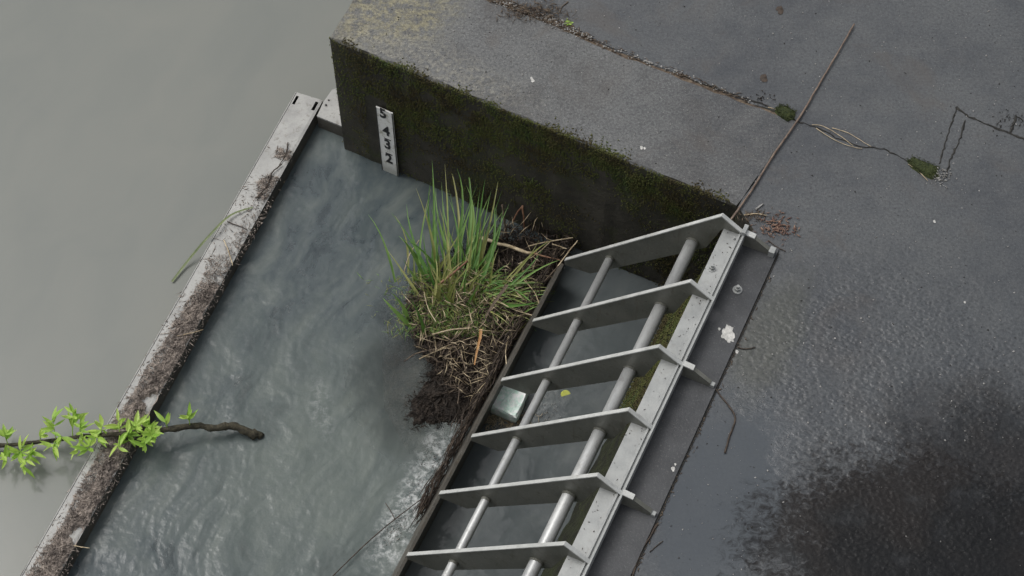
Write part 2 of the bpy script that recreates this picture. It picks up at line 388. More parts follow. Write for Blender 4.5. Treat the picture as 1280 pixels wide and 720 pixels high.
# abutment wall: the block with the mossy face; its top is the paler band up to the joint
J = [at(612, 0), at(700, 34), at(770, 66), at(880, 108), at(995, 151)]
jd = (J[0] - J[1]).normalized(); J0 = J[0] + jd * .30
left_back = at(440, 0); lbd = (left_back - corner).normalized(); lb = corner + lbd * 6; JB = J0 + lbd * 5.8
seam_end = at(921, 258)
wall_root = empty('abutment_wall', corner + Vector((0, 0, -1.3)), label='concrete abutment wall with pale coping and a dark face overgrown with moss', cat='concrete wall')
pts = [corner, seam_end, J[4], J[3], J[2], J[1], J[0], J0, JB, lb]
seam0 = at(921, 258); seamv = (at(995, 151) - seam0).normalized()
def rough_slab(pts, z0, z1, step=.05, amp=.004):
    """prism whose upper rim is chipped a little"""
    out = []
    for i, p in enumerate(pts):
        q = pts[(i + 1) % len(pts)]; L = (q - p).length; k = max(1, min(60, int(L / step)))
        nn = Vector((q.y - p.y, p.x - q.x, 0)).normalized()
        for j in range(k): out.append(p.lerp(q, j / k) + (nn * random.uniform(-amp, amp) if 0 < j < k else Vector((0, 0, 0))))
    n_ = len(out); cen = sum(out, Vector()) / n_
    ins = []
    for i in range(n_):
        a = out[i - 1]; b = out[(i + 1) % n_]; nn = Vector((-(b.y - a.y), b.x - a.x, 0)).normalized()
        near = abs((out[i] - seam0).cross(seamv).z) < .02 and 0 < (out[i] - seam0).dot(seamv) < 1
        ins.append(out[i] + nn * (random.uniform(.004, .012) if not near else .0008))
    vs = [(p.x, p.y, z0) for p in out] + [(p.x, p.y, z1 - random.uniform(.006, .018)) for p in out] + [(p.x, p.y, z1) for p in ins]
    fs = [tuple(range(2 * n_, 3 * n_))]
    for r_ in (0, 1):
        fs += [(r_ * n_ + i, r_ * n_ + (i + 1) % n_, (r_ + 1) * n_ + (i + 1) % n_, (r_ + 1) * n_ + i) for i in range(n_)]
    return MB().add(vs, fs)
mb = rough_slab(pts, -1.3, 0)
wb = mb.build('wall_block', M['wall_concrete'], wall_root); wb.data.materials.append(M['pale_concrete'])
for p in wb.data.polygons:
    if p.normal.z > .5: p.material_index = 1
# pavement on the land side
ext = [at(1010, 158), at(1060, 180), at(1140, 206), at(1172, 217)]
gap = Vector((.010, .022, 0))
J2 = [J[0] + gap * 1.1, J[1] + gap * 1.0, J[2] + gap * .45, J[3] + gap * .3, J[4] + gap * .1]
edge_t = -.01
ppts = [seam_end + Vector((.0015, -.001, 0)), fr(1.72, edge_t, 0) + Vector((0, 0, 0)), fr(-6, edge_t, 0), fr(-60, edge_t, 0), Vector((80, -60, 0)), Vector((80, 80, 0)), corner + lbd * 80, lb + lbd * .01, JB + lbd * .01 + gap, J0 + gap * 1.2] + J2
ppts = [Vector((p.x, p.y, 0)) for p in ppts]
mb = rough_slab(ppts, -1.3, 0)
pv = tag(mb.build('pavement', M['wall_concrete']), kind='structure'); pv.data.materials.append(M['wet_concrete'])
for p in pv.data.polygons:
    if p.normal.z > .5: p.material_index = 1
# dirt filling the joint, a little below the surface
fill = J[::-1] + [J0]; mb = MB()
a = [p + Vector((-.02, -.03, 0)) for p in [J[4], J[3], J[2], J[1], J[0], J0]]; b = [p + Vector((.03, .05, 0)) for p in [J[4], J[3], J[2], J[1], J[0], J0]]
mb.add([(*p.xy, -.006) for p in a] + [(*p.xy, -.006) for p in b], [(i, i + 1, 7 + i, 6 + i) for i in range(5)])
tag(mb.build('joint_filler', M['litter'], wall_root), kind=None)

# mossy foot of the channel wall beneath the rack
BT0 = .03; BTD = ((at(815, 432, WZ) - O).dot(v) - BT0) / (.80 / 1.1)
prof = [(-.01, -.06), (.10, -.06), (.16, -.35), (.34, -1.2), (-.01, -1.2)]
mb = MB(); NS = 60; NT = 14; xs = np.linspace(-4, 1.75, NS)
vs = []; 
for i in range(NS):
    for k in range(NT):
        q = k / (NT - 1); t_ = BT0 + BTD * q + random.uniform(-.012, .012); z = -.05 - 1.1 * q
        vs.append(tuple(fr(xs[i], t_, z)))
mb.add(vs, [(i * NT + k, i * NT + k + 1, (i + 1) * NT + k + 1, (i + 1) * NT + k) for i in range(NS - 1) for k in range(NT - 1)])
slope_o = tag(mb.build('channel_bank', M['moss_slope'], smooth=True), kind='structure')

# ------------------------------------------------------------------ moss on the wall
def patch(n_, a, b, lo=.05, hi=.2, seed=3, asp=1.6):
    g = np.random.default_rng(seed); f = np.zeros(len(a)); k = n_
    for x, y, q, w_ in zip(g.uniform(0, 1, k), g.uniform(0, 1, k), g.uniform(lo, hi, k), g.uniform(-1, 1, k)):
        f += w_ * np.exp(-(((a - x) / q) ** 2 + ((b - y) / (q * asp)) ** 2))
    return f
def moss_on_wall():
    n_ = 62000; L = (wend - corner).length
    a = rng.uniform(0, 1, n_); h = rng.uniform(0, 1, n_) ** 1.15
    f1 = patch(60, a, h, .04, .14, 3); f2 = patch(300, a, h, .012, .04, 5, 2.0)
    dens = np.clip((a + .02) * 4.0, 0, 1) * np.clip(1.1 - h * .95 + f1 * .25, .06, 1) * np.clip(.46 + .55 * f1 + .75 * f2, .04, 1)
    g0 = np.abs(a * L - .22 + 0 * h) < .06
    keep = (rng.uniform(0, 1, n_) < dens) & ~(g0 & (h > .35)); a = a[keep]; h = h[keep]; m = len(a)
    c0 = np.array(corner); d = np.array(wd); nn = np.array(wn)
    z = -.004 - h * .86
    out = rng.uniform(0, .010, m) + .010 * np.clip(patch(200, a, h, .012, .03, 9, 2.0), 0, 1)
    P = c0 + d * (a * L)[:, None] + nn * out[:, None]; P[:, 2] = z
    top = h < .03; P[top, 2] += .008
    D = nn * rng.uniform(.3, 1, m)[:, None] + d * rng.normal(0, .5, m)[:, None]; D[:, 2] = rng.normal(-.35, .5, m)
    V, T = sticks(P, D, rng.uniform(.006, .020, m), rng.uniform(.0015, .0036, m))
    arrmesh('moss', V, T, M['moss'], wall_root, 'stuff')
    # a ragged fringe creeping onto the coping
    k = 1300; aa = rng.uniform(.03, 1, k); aa = aa[patch(60, aa, aa * 0 + .5, .01, .05, 4, 50) + rng.normal(0, .3, len(aa)) > .45]; k = len(aa)
    P = c0 + d * (aa * L)[:, None] - nn * (rng.exponential(.012, k))[:, None]; P[:, 2] = .002
    D = rng.normal(0, 1, (k, 3)); D[:, 2] = np.abs(D[:, 2]) * .5
    V, T = sticks(P, D, rng.uniform(.006, .02, k), rng.uniform(.0015, .004, k))
    arrmesh('moss', V, T, M['moss'], wall_root, 'stuff')
moss_on_wall()

def moss_on_bank():
    m = 22000; s_ = rng.uniform(-.6, 1.7, m); q = rng.uniform(.05, .8, m)
    keep = patch(60, (s_ + .6) / 2.3, q, .03, .12, 8) + np.clip((s_ - .88) * 3.5, -4, .45) + rng.normal(0, .3, m) > .0; s_ = s_[keep]; q = q[keep]; m = len(q)
    P = np.array(O)[None] + np.outer(s_, np.array(u)) + np.outer(BT0 + .006 + BTD * q, np.array(v)); P[:, 2] = -.05 - 1.1 * q + .008
    D = rng.normal(0, 1, (m, 3)); V, T = sticks(P, D, rng.uniform(.008, .024, m), rng.uniform(.0015, .0045, m))
    arrmesh('bank_moss', V, T, M['moss'], slope_o, 'stuff').location = (0, 0, 0)
moss_on_bank()

# ------------------------------------------------------------------ staff gauge
def wall_pt(px, py, off=0.0):
    x = (px - 640) / F; y = (360 - py) / F
    d = Vector((x, math.cos(PITCH) + y * math.sin(PITCH), -math.sin(PITCH) + y * math.cos(PITCH)))
    c0 = Vector((0, 0, CH)); p0 = corner + wn * off; t = (p0 - c0).dot(wn) / d.dot(wn); return c0 + d * t
g0 = wall_pt(470, 133, .02); g1 = wall_pt(491, 143, .02)
gw = (g1 - g0).dot(wd); gtop = (g0.z + g1.z) / 2 + .005
groot = empty('staff_gauge', Vector((g0.x, g0.y, gtop - .52)), math.atan2(wd.y, wd.x), label='white water level gauge board with black numbers fixed to the mossy wall', cat='gauge board')
# local axes: x along the wall, y into the wall, z up
MB().box((0, -.004, 0), (gw, .004, .52)).build('board', M['gauge_paint'], groot, local=True, bevel=.001)
MB().box((.006, .0045, .02), (gw - .006, .028, .5)).build('backing_batten', M['dark_twig'], groot, local=True)
MB().box((-.0005, -.0056, 0), (.0035, -.0042, .52)).build('border_line', M['black_ink'], groot, local=True)
MB().box((gw - .0035, -.0056, 0), (gw + .0005, -.0042, .52)).build('border_line', M['black_ink'], groot, local=True)
def digit(ch, x, z, size):
    cu = bpy.data.curves.new('digit', 'FONT'); cu.body = ch; cu.size = size; cu.extrude = .0006; cu.align_x = 'CENTER'; cu.align_y = 'CENTER'; cu.offset = size * .03
    o = bpy.data.objects.new('tmp', cu); C.objects.link(o); bpy.context.view_layer.update()
    me = bpy.data.meshes.new_from_object(o.evaluated_get(bpy.context.evaluated_depsgraph_get())); bpy.data.objects.remove(o); bpy.data.curves.remove(cu)
    me.materials.clear(); me.materials.append(M['black_ink']); me.name = 'digit'
    q = inst('digit', me, groot, (x, -.0055, z), (R(90), 0, 0), (1.05, 1.35, 1)); q['label'] = 'black number ' + ch; return q
gz = {}
for ch, py in (('5', 143.5), ('4', 164.5), ('3', 181.5), ('2', 199)):
    p = wall_pt(481 + (py - 143) * .1 + 1, py, .024); digit(ch, gw * (.42 if ch == '5' else .52), p.z - groot.location.z, .072)
for py in (173, 190.5):
    p = wall_pt(482, py, .024); z = p.z - groot.location.z
    MB().box((gw * .35, -.0056, z - .003), (gw * .75, -.0043, z + .003), ).build('tick_mark', M['black_ink'], groot, local=True)
for z in (.50, .22):
    MB().tube([(gw * .5, -.0042, z), (gw * .5, -.008, z)], .004, 6).build('screw', M['galvanised'], groot, local=True)

# ------------------------------------------------------------------ boom (floating beam) on the left
BZ = WZ + .085
p0 = at(370, 115, BZ); p1 = at(35, 705, BZ); q0 = at(402, 128, BZ)
bx = (p1 - p0).normalized(); by = Vector((-bx.y, bx.x, 0));
if by.dot(q0 - p0) < 0: by = -by
BW = abs((q0 - p0).dot(by)); BLn = (p1 - p0).length + 1.6
beam = empty('boom_beam', Vector((p0.x, p0.y, WZ - .1)), label='long pale metal beam lying across the water, dirt heaped along its lower half', cat='metal beam')
def bp(s_, t_, z): q = p0 + bx * s_ + by * t_; return Vector((q.x, q.y, z))
mb = MB(); ss = [0, .02, .075, .3] + list(np.linspace(.5, BLn, 8)); tt = [0, .006, .012, .026, BW - .030, BW - .014, BW]
idx = lambda i, k: i * len(tt) + k
mb.v = [tuple(bp(a, b, BZ - (.0 if 0 < k < len(tt) - 1 else .003))) for a in ss for k, b in enumerate(tt)]
for i in range(len(ss) - 1):
    for k in range(len(tt) - 1):
        if i == 1 and k in (2, 4): continue
        mb.f.append((idx(i, k), idx(i, k + 1), idx(i + 1, k + 1), idx(i + 1, k)))
for t_ in (0, BW):
    mb.add([bp(0, t_, BZ - .003), bp(BLn, t_, BZ - .003), bp(BLn, t_, BZ - .16), bp(0, t_, BZ - .16)], [(0, 1, 2, 3)])
mb.add([bp(0, 0, BZ - .003), bp(0, BW, BZ - .003), bp(0, BW, BZ - .16), bp(0, 0, BZ - .16)], [(0, 1, 2, 3)])
bo = mb.build('beam_body', M['pale_aluminium'], beam); bo.data.materials.append(M['rail_metal'])
for p in bo.data.polygons:
    if abs(p.normal.z) < .5: p.material_index = 1
MB().add([bp(.01, .004, BZ - .03), bp(.2, .004, BZ - .03), bp(.2, BW - .004, BZ - .03), bp(.01, BW - .004, BZ - .03)], [(0, 1, 2, 3)]).build('slot_shade', M['black_ink'], beam)  # black sheet standing in for the shade inside the slots
MB().tube([bp(.002, .001, BZ), bp(BLn, .001, BZ)], .0030, 6).build('edge_lip', M['pale_aluminium'], beam)
# bracket that ties it to the wall
br = [at(x, y, BZ + .006) for x, y in ((396, 145), (404, 128), (415, 112), (428, 108), (445, 160), (428, 158))]
brk_o = empty('wall_bracket', Vector((br[0].x, br[0].y, WZ - .02)), label='short white drilled metal bracket tying the beam to the wall corner', cat='bracket')
MB().prism([p.xy for p in br], BZ - .004, BZ + .006).build('bracket_plate', M['pale_aluminium'], brk_o)
e0, e1 = br[0], br[5]
MB().prism([e0.xy, e1.xy, (e1 + Vector((.0, .008, 0))).xy, (e0 + Vector((0, .008, 0))).xy], BZ - .10, BZ - .005).build('bracket_web', M['rail_metal'], brk_o)
for px, py, r_ in ((407.5, 131.5, .006), (411, 125.5, .004)):
    p = at(px, py, BZ + .007); MB().tube([p, p + Vector((0, 0, .004))], r_, 8).build('bolt', M['black_ink'], brk_o)  # black discs standing in for the dark drilled holes

def beam_debris():
    P = []
    def scat(n_, s0, s1, f):
        k = 0
        while k < n_:
            s_ = random.uniform(s0, s1); t_ = random.uniform(-.005, BW + .03); d = f(s_, t_)
            if random.random() < d: P.append((s_, t_, random.random())); k += 1
    Ls = lambda py: (at(386 - .565 * (py - 121), py, BZ) - bp(0, BW / 2, BZ)).length
    a, b, c_, e = Ls(185), Ls(245), Ls(320), Ls(400)
    def hole(s_, t_):
        for py, ts in ((497, .9), (662, .85)):
            if ((s_ - Ls(py)) / .055) ** 2 + ((t_ - BW) / (BW * .33)) ** 2 < 1 + .4 * math.sin(s_ * 80 + t_ * 50): return True
        return False
    lo = lambda s_: BW * (.40 - .13 * math.sin(s_ * 7) - .10 * math.sin(s_ * 19 + 1)) * (1 if s_ < Ls(400) else .50)
    scat(700, a, b, lambda s_, t_: (.9 if BW * .55 + .02 * math.sin(s_ * 30) < t_ < BW * .98 else .03) * (math.sin(s_ * 24) > -.3))
    scat(380, b, c_, lambda s_, t_: .5 if t_ > BW * .6 else .08)
    def main(s_, t_):
        if hole(s_, t_): return .02
        g = min(1, (s_ - c_) / (e - c_) + .25)
        if t_ < lo(s_): return .05 * g
        if t_ > BW: return .45 * g * math.exp(-(t_ - BW) / .012)
        return g
    scat(17000, c_, BLn, main)
    A = np.array(P); m = len(A); s_, t_, r_ = A.T
    hump = np.clip(np.sin(np.pi * np.clip((t_ - BW * .25) / (BW * .8), 0, 1)), 0, 1) * .020 * np.clip((s_ - b) / .5, .25, 1)
    Z = BZ + .002 + hump * (.4 + .6 * r_); Z = np.where(t_ > BW, BZ - rng.uniform(0, .02, m), Z)
    XY = np.array(p0)[None] + np.outer(s_, np.array(bx)) + np.outer(t_, np.array(by)); XY[:, 2] = Z
    D = rng.normal(0, 1, (m, 3)); D[:, 2] *= .35
    V, T = sticks(XY, D, rng.gamma(1.6, .011, m).clip(.004, .085), rng.uniform(.0009, .0028, m))
    o = arrmesh('debris_litter', V, T, M['beam_debris'])
    tag(o, 'brown layer of broken straw and twig litter heaped along the pale beam', 'plant litter', kind='stuff')
    # a soil layer under the litter so that no bright metal shows between bits
    return Ls, lo, hole
Ls, lo_f, hole_f = beam_debris()
mb = MB(); NSS = 150; NTT = 9; s0_, s1_ = Ls(350), BLn; vs = []
for i in range(NSS):
    s_ = s0_ + (s1_ - s0_) * i / (NSS - 1)
    for k in range(NTT):
        q = k / (NTT - 1); lo = lo_f(s_) + BW * (.2 + .12 * math.sin(s_ * 11 + 2)) + random.uniform(-.006, .006); t_ = lo + (BW * 1.0 + random.uniform(-.01, .006) - lo) * q
        hgt = math.sin(math.pi * min(1, q * .9 + .05)) * .012 * min(1, (s_ - s0_) / .25) + random.uniform(-.002, .003) - .001
        if hole_f(s_, t_): hgt = -.004
        if k in (0, NTT - 1): hgt = -.001
        vs.append(bp(s_, t_, BZ + hgt))
mb.add(vs, [(i * NTT + k, i * NTT + k + 1, (i + 1) * NTT + k + 1, (i + 1) * NTT + k) for i in range(NSS - 1) for k in range(NTT - 1)])
tag(mb.build('silt', M['beam_debris'], smooth=False), 'thin crust of brown silt under the litter on the pale beam', 'silt', kind='stuff')

def px_path(pts, z): return [at(p[0], p[1], p[2] if len(p) > 2 else z) for p in pts]
def smooth_path(P, k=4):
    P = [Vector(p) for p in P]; out = []
    for i in range(len(P) - 1):
        a, b, c, d = P[max(i - 1, 0)], P[i], P[i + 1], P[min(i + 2, len(P) - 1)]
        for j in range(k):
            t = j / k; out.append(.5 * ((2 * b) + (c - a) * t + (2 * a - 5 * b + 4 * c - d) * t * t + (3 * b - a - 3 * c + d) * t ** 3))
    return out + [P[-1]]
# long green blade lying over the beam
P = smooth_path(px_path([(215, 352, WZ + .01), (238, 322, WZ + .03), (262, 294, BZ + .03), (288, 269, BZ + .02), (316, 259, BZ + .008)], 0)); k = len(P)
lf = MB().ribbon(P, [.0065 * (.5 + .5 * math.sin(math.pi * min(1, .25 + .75 * i / k))) for i in range(k)]).build('fallen_blade', M['blade_leaf'], loc=P[0])
tag(lf, 'long narrow green grass blade hanging over the river side of the pale beam', 'grass blade')
def stalk_obj(name, pts, r0, r1, mat, label, cat, group=None, z=0, flat=False):
    P = smooth_path(px_path(pts, z)); k = len(P)
    P = [p + Vector((random.uniform(-1, 1), random.uniform(-1, 1), random.uniform(-1, 1))) * r0 * .35 for p in P]
    mb = MB()
    if flat: mb.ribbon(P, [r0 + (r1 - r0) * i / (k - 1) for i in range(k)])
    else: mb.tube(P, [(r0 + (r1 - r0) * i / (k - 1)) * random.uniform(.88, 1.12) for i in range(k)], 6)
    return tag(mb.build(name, M[mat], loc=P[0], smooth=not flat), label, cat, group)
stalk_obj('twig', [(284, 277), (300, 283), (309, 287)], .003, .002, 'dark_twig', 'short dark twig on the clean upper part of the pale beam, beside the green blade', 'twig', z=BZ + .008)
stalk_obj('straw', [(280, 300), (286, 315), (291, 332)], .003, .002, 'dry_straw', 'pale straw upright beside the end of the green blade on the beam', 'straw', z=BZ + .02)
stalk_obj('straw', [(222, 420), (240, 416), (254, 412)], .0025, .0018, 'dry_straw', 'pale straw sticking out of the beam litter over the dark water', 'straw', z=BZ + .02)
stalk_obj('straw', [(92, 682), (104, 684), (112, 685)], .0025, .0015, 'dry_straw', 'pale straw poking from the beam litter near the bottom edge', 'straw', z=BZ + .01)
stalk_obj('twig', [(352, 205), (340, 216), (334, 232), (320, 248)], .004, .003, 'dark_twig', 'crooked dark twig stuck in the small litter clump near the top of the beam', 'twig', z=BZ + .012)
stalk_obj('twig', [(360, 178), (357, 194), (349, 206)], .003, .002, 'dark_twig', 'thin dark twig lying highest on the pale beam', 'twig', z=BZ + .008)

# ------------------------------------------------------------------ the screen rack
rack = empty('screen_rack', O - Vector((0, 0, O.z)), UA, label='tilted galvanised steel rack of bent fins and two long tubes over the channel', cat='steel rack')
Jpx = [(930, 292), (893, 375), (856, 457), (815, 535), (777, 617), (737, 703)]
ss = [(at(*p, FZ) - O).dot(u) for p in Jpx]
TH = .011
prof = [(0.0, FZ + .004), (.105, FZ + .075), (.80, -.625), (.80, -.665), (.67, -.655), (.15, -.105), (.10, FZ - .03), (.085, FZ - .012), (0.0, FZ - .012)]
fin_me = MB().extrude([(a, b) for a, b in prof], -TH / 2, TH / 2).mesh('fin', M['galvanised_shaded'])
# light along each fin's top edge, put into the colour of a paler strip
def edge_me():
    mb = MB(); w_ = .0085
    for (a, b) in ((prof[0], prof[1]), (prof[1], prof[2])):
        mb.add([(-w_, a[0], a[1] + .0015), (w_, a[0], a[1] + .0015), (w_, b[0], b[1] + .0015), (-w_, b[0], b[1] + .0015),
                (-w_, a[0], a[1] - .006), (w_, a[0], a[1] - .006), (w_, b[0], b[1] - .006), (-w_, b[0], b[1] - .006)],
               [(0, 1, 2, 3), (7, 6, 5, 4), (0, 4, 5, 1), (1, 5, 6, 2), (2, 6, 7, 3), (3, 7, 4, 0)])
    return mb.mesh('fin_edge', M['galvanised_lit_edge'])
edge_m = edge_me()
gus = MB().extrude([(.0, FZ + .002), (-.045, FZ - .002), (-.125, .035), (-.125, .012), (0, .012)], -.009, .009).mesh('gusset', M['galvanised_shaded'])
gus_e = MB().extrude([(-.003, FZ + .010), (-.048, FZ + .004), (-.048, FZ - .003), (-.003, FZ + .003)], -.012, .012).mesh('gusset_edge', M['galvanised_lit_edge'])
foot_m = MB().box((-.016, -.142, .010), (.016, -.118, .045)).mesh('gusset_foot', M['galvanised'])
for i, s_ in enumerate(ss + [ss[-1] - .31]):
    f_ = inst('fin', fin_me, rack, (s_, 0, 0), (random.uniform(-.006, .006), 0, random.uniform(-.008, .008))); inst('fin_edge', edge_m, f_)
    if i % 2 == 0:
        g_ = inst('gusset', gus, rack, (s_ + .005, 0, 0)); inst('gusset_edge', gus_e, g_)
        inst('gusset_foot', foot_m, g_, (0, 0, 0), sc=(1 if i == 0 else .55, 1, 1 if i == 0 else .6))
s_hi, s_lo = ss[0] + .015, ss[-1] - .9
tf = MB().box((s_lo, .004, FZ - .018), (s_hi, .088, FZ - .010)); tf.build('top_flange', M['galvanised'], rack, local=True)
MB().box((s_lo, -.006, FZ - .045), (s_hi + .008, .003, FZ + .006)).build('flange_lip', M['galvanised'], rack, local=True, bevel=.0015)
MB().box((s_lo, .012, FZ - .0095), (s_hi - .02, .020, FZ + .001)).build('flange_rib', M['galvanised'], rack, local=True)
MB().box((s_hi - .03, -.008, FZ - .0), (s_hi + .015, .010, FZ + .028)).build('corner_tab', M['galvanised'], rack, local=True, bevel=.002)
TY = [(.212, -.10, .0275), (.578, -.468, .0195)]
for (t_, z, r_) in TY:
    q = MB().tube([(s_lo, t_, z), (s_hi - .02, t_, z)], r_, 28).build('tube', M['galvanised_tube'], rack, local=True, smooth=True)
    ring = MB().tube([(-.006, 0, 0), (.006, 0, 0)], r_ * 1.12, 24).mesh('tube_collar', M['galvanised_shaded'])
    for s_ in ss: inst('tube_collar', ring, q, (s_ - TH * .7, t_, z))
MB().extrude([(.80, -.66), (.812, -.655), (.862, -.80), (.862, -1.0), (.845, -1.0), (.80, -.68)], s_lo, s_hi - .02).build('lower_rail', M['rail_metal'], rack, local=True)
# base plate bolted on the concrete
MB().box((s_lo, -.150, .004), (s_hi + .03, .03, .011)).build('base_plate', M['dark_plate'], rack, local=True)
MB().box((s_lo, -.158, -.004), (s_hi + .01, -.1515, .0045)).build('edge_seal', M['groove_dirt'], rack, local=True)
hexa = lambda r_, z0, z1: MB().tube([(0, 0, z0), (0, 0, z1)], r_, 6)
wash_m = MB().tube([(0, 0, 0), (0, 0, .004)], .024, 20).mesh('washer', M['galvanised'])
nut_m = hexa(.016, .004, .020).mesh('nut', M['galvanised']); stud_m = MB().tube([(0, 0, .004), (0, 0, .036)], .008, 12).mesh('stud', M['galvanised'])
def bolt(p, par_z, sc=1):
    loc = Matrix.Rotation(-UA, 3, 'Z') @ (p - rack.location); loc.z = par_z
    w_ = inst('washer', wash_m, rack, loc, (0, 0, .4), sc); inst('nut', nut_m, w_); inst('stud', stud_m, w_)
bolt(at(922, 361, .02), .011, .85); bolt(at(890, 334, FZ), FZ - .010, .75)
bolt(at(918, 297, FZ), FZ - .010, .38); bolt(at(886, 365, FZ), FZ - .010, .32)

# submerged boards and floating things between the fins
def board(pts, lab):
    P = [at(x, y, WZ - .02) for x, y in pts]
    o = MB().prism([p.xy for p in P], WZ - .035, WZ - .02).build('submerged_board', M['submerged_board'], loc=(P[0].x, P[0].y, WZ - .035)); tag(o, lab, 'board')
board([(655, 551), (681, 552), (666, 580), (640, 580)], 'pale board under the water between the third and fourth fins from the bottom')
board([(626, 628), (634, 628), (614, 662), (604, 662)], 'narrow pale board under water seen through the cell above the lowest fin')
def foam_box():
    cpx = [(625, 470), (661, 482), (645, 521), (609, 504)]; P = [at(x, y, WZ + .075) for x, y in cpx]; cen = sum(P, Vector()) / 4; P = [cen + (p - cen) * 1.1 for p in P]
    root = empty('foam_box', Vector((cen.x, cen.y, WZ - .03)), label='crumpled mint white foam box floating against the lower rail of the rack', cat='foam box')
    N_ = 9; mb = MB()
    vs = []
    for lev, (sc, z) in enumerate(((.86, -.03), (.98, .03), (1.0, .065), (.93, .078))):
        for i in range(4):
            a, b = P[i], P[(i + 1) % 4]
            for j in range(6):
                q = a.lerp(b, j / 6 + .0); r_ = (q - cen) * sc * (.93 if j == 0 else 1.0) * random.uniform(.965, 1.03); vs.append((cen.x + r_.x, cen.y + r_.y, WZ + z + random.uniform(-.003, .003)))
    for k in range(3):
        for i in range(24): mb.f.append((k * 24 + i, k * 24 + (i + 1) % 24, (k + 1) * 24 + (i + 1) % 24, (k + 1) * 24 + i))
    mb.v = vs
    # crumpled lid: concentric rings
    prev = 72
    for ring, sc in enumerate((.75, .5, .25)):
        b = len(mb.v)
        for i in range(24):
            p = Vector(vs[72 + i]); r_ = (p - cen) * (sc / .95); mb.v.append((cen.x + r_.x, cen.y + r_.y, WZ + .072 + random.uniform(-.007, .006)))
        for i in range(24): mb.f.append((prev + i, prev + (i + 1) % 24, b + (i + 1) % 24, b + i))
        prev = b
    mb.v.append((cen.x, cen.y, WZ + .07)); mb.f += [(prev + i, prev + (i + 1) % 24, len(mb.v) - 1) for i in range(24)]
    mb.build('box_shell', M['foam_block'], root, smooth=False)
foam_box()
cp = at(707, 490, WZ + .02)
cr = empty('bottle_cap', Vector((cp.x, cp.y, WZ - .01)), R(20), label='small yellow plastic cap floating between the rack tubes', cat='bottle cap')
cap = MB(); TL = Matrix.Rotation(R(35), 4, 'X')
pr = [Vector((0, 0, -.018)), Vector((0, 0, .012))]
cap.tube([TL @ p for p in pr], .022, 18); cap.build('cap_shell', M['yellow_plastic'], cr, local=True)
MB().tube([TL @ Vector((0, 0, .002)), TL @ Vector((0, 0, .007))], .0235, 18).build('cap_ring', M['yellow_plastic'], cr, local=True)

# ------------------------------------------------------------------ debris mat and sedge clump
matpx = [(506, 398), (520, 440), (545, 470), (560, 500), (600, 520), (612, 492), (640, 440), (668, 395), (712, 325), (720, 300), (670, 285), (620, 290), (560, 330), (515, 368)]
MP = [at(x, y, WZ) for x, y in matpx]; mc = sum(MP, Vector()) / len(MP)
mat_root = empty('debris_mat', Vector((mc.x, mc.y, WZ - .05)), label='dark mat of rotting roots, straw and mud caught against the rack below the wall', cat='debris mat')
mb = MB(); RN = 60; RR = 16; vs = [(mc.x, mc.y, WZ + .08)]
def ringpt(a):
    n_ = len(MP); q = a * n_; i = int(q) % n_; return MP[i].lerp(MP[(i + 1) % n_], q - int(q))
for r_ in range(1, RR + 1):
    for i in range(RN):
        p = ringpt(i / RN); f_ = r_ / RR; q = mc.lerp(p, f_); hgt = .085 * (1 - f_ ** 2.2) - .02 * f_ ** 3 + random.uniform(-.022, .022) * (1 if r_ < RR else 0)
        jit = .006; vs.append((q.x + random.uniform(-jit, jit), q.y + random.uniform(-jit, jit), WZ + hgt - (.02 if r_ == RR else 0)))
fs = [(0, 1 + i, 1 + (i + 1) % RN) for i in range(RN)]
for r_ in range(RR - 1):
    fs += [(1 + r_ * RN + i, 1 + (r_ + 1) * RN + i, 1 + (r_ + 1) * RN + (i + 1) % RN, 1 + r_ * RN + (i + 1) % RN) for i in range(RN)]
mb.add(vs, fs); mb.build('mud_body', M['mud'], mat_root, smooth=False)
def inside_mat(n_):
    A = []
    while len(A) < n_:
        p = mc.lerp(ringpt(random.random()), random.random() ** .55); A.append((p.x, p.y))
    return np.array(A)
def scatter_mat(n_, mat, lmin, lmax, wmin, wmax, zlo, zhi, tilt, bias=None, name='straw_litter', flow=.0):
    A = inside_mat(n_)
    if bias is not None: A = A[bias(A)]
    m = len(A); P = np.column_stack([A, WZ + rng.uniform(zlo, zhi, m)])
    D = rng.normal(0, 1, (m, 3)); D += flow * np.array(u); D[:, 2] *= tilt
    V, T = sticks(P, D, rng.uniform(lmin, lmax, m), rng.uniform(wmin, wmax, m)); arrmesh(name, V, T, M[mat], mat_root, 'stuff')
scatter_mat(2600, 'dark_twig', .02, .10, .0012, .0035, .02, .10, .5, name='root_litter')
scatter_mat(3000, 'mud', .008, .04, .002, .006, .02, .10, .8, name='root_litter')
low = lambda A: (A[:, 1] < at(0, 345, WZ).y) | (rng.uniform(0, 1, len(A)) < .34)
scatter_mat(1500, 'litter', .03, .13, .0012, .0026, .05, .125, .35, low, flow=.6)
scatter_mat(420, 'dry_straw', .04, .15, .0013, .0028, .07, .14, .25, low, flow=.3)
# dark stalks packed along the lower rail
m = 520; s_ = rng.uniform(.25, 1.7, m); tt_ = .865 + np.abs(rng.normal(0, .014, m)); s_ = s_[:m]
P = np.array(O)[None] + np.outer(s_, np.array(u)) + np.outer(tt_, np.array(v)); P[:, 2] = WZ + .02 + rng.uniform(0, .12, m)
D = np.array(u)[None] + rng.normal(0, .12, (m, 3)); V, T = sticks(P, D, rng.uniform(.05, .3, m), rng.uniform(.0012, .0035, m))
arrmesh('rail_litter', V, T, M['dark_twig'], mat_root, 'stuff')
k = P[::4] + np.array([0, 0, .01]); V, T = sticks(k, D[::4], rng.uniform(.05, .2, len(k)), rng.uniform(.001, .0022, len(k))); arrmesh('rail_litter', V, T, M['litter'], mat_root, 'stuff')
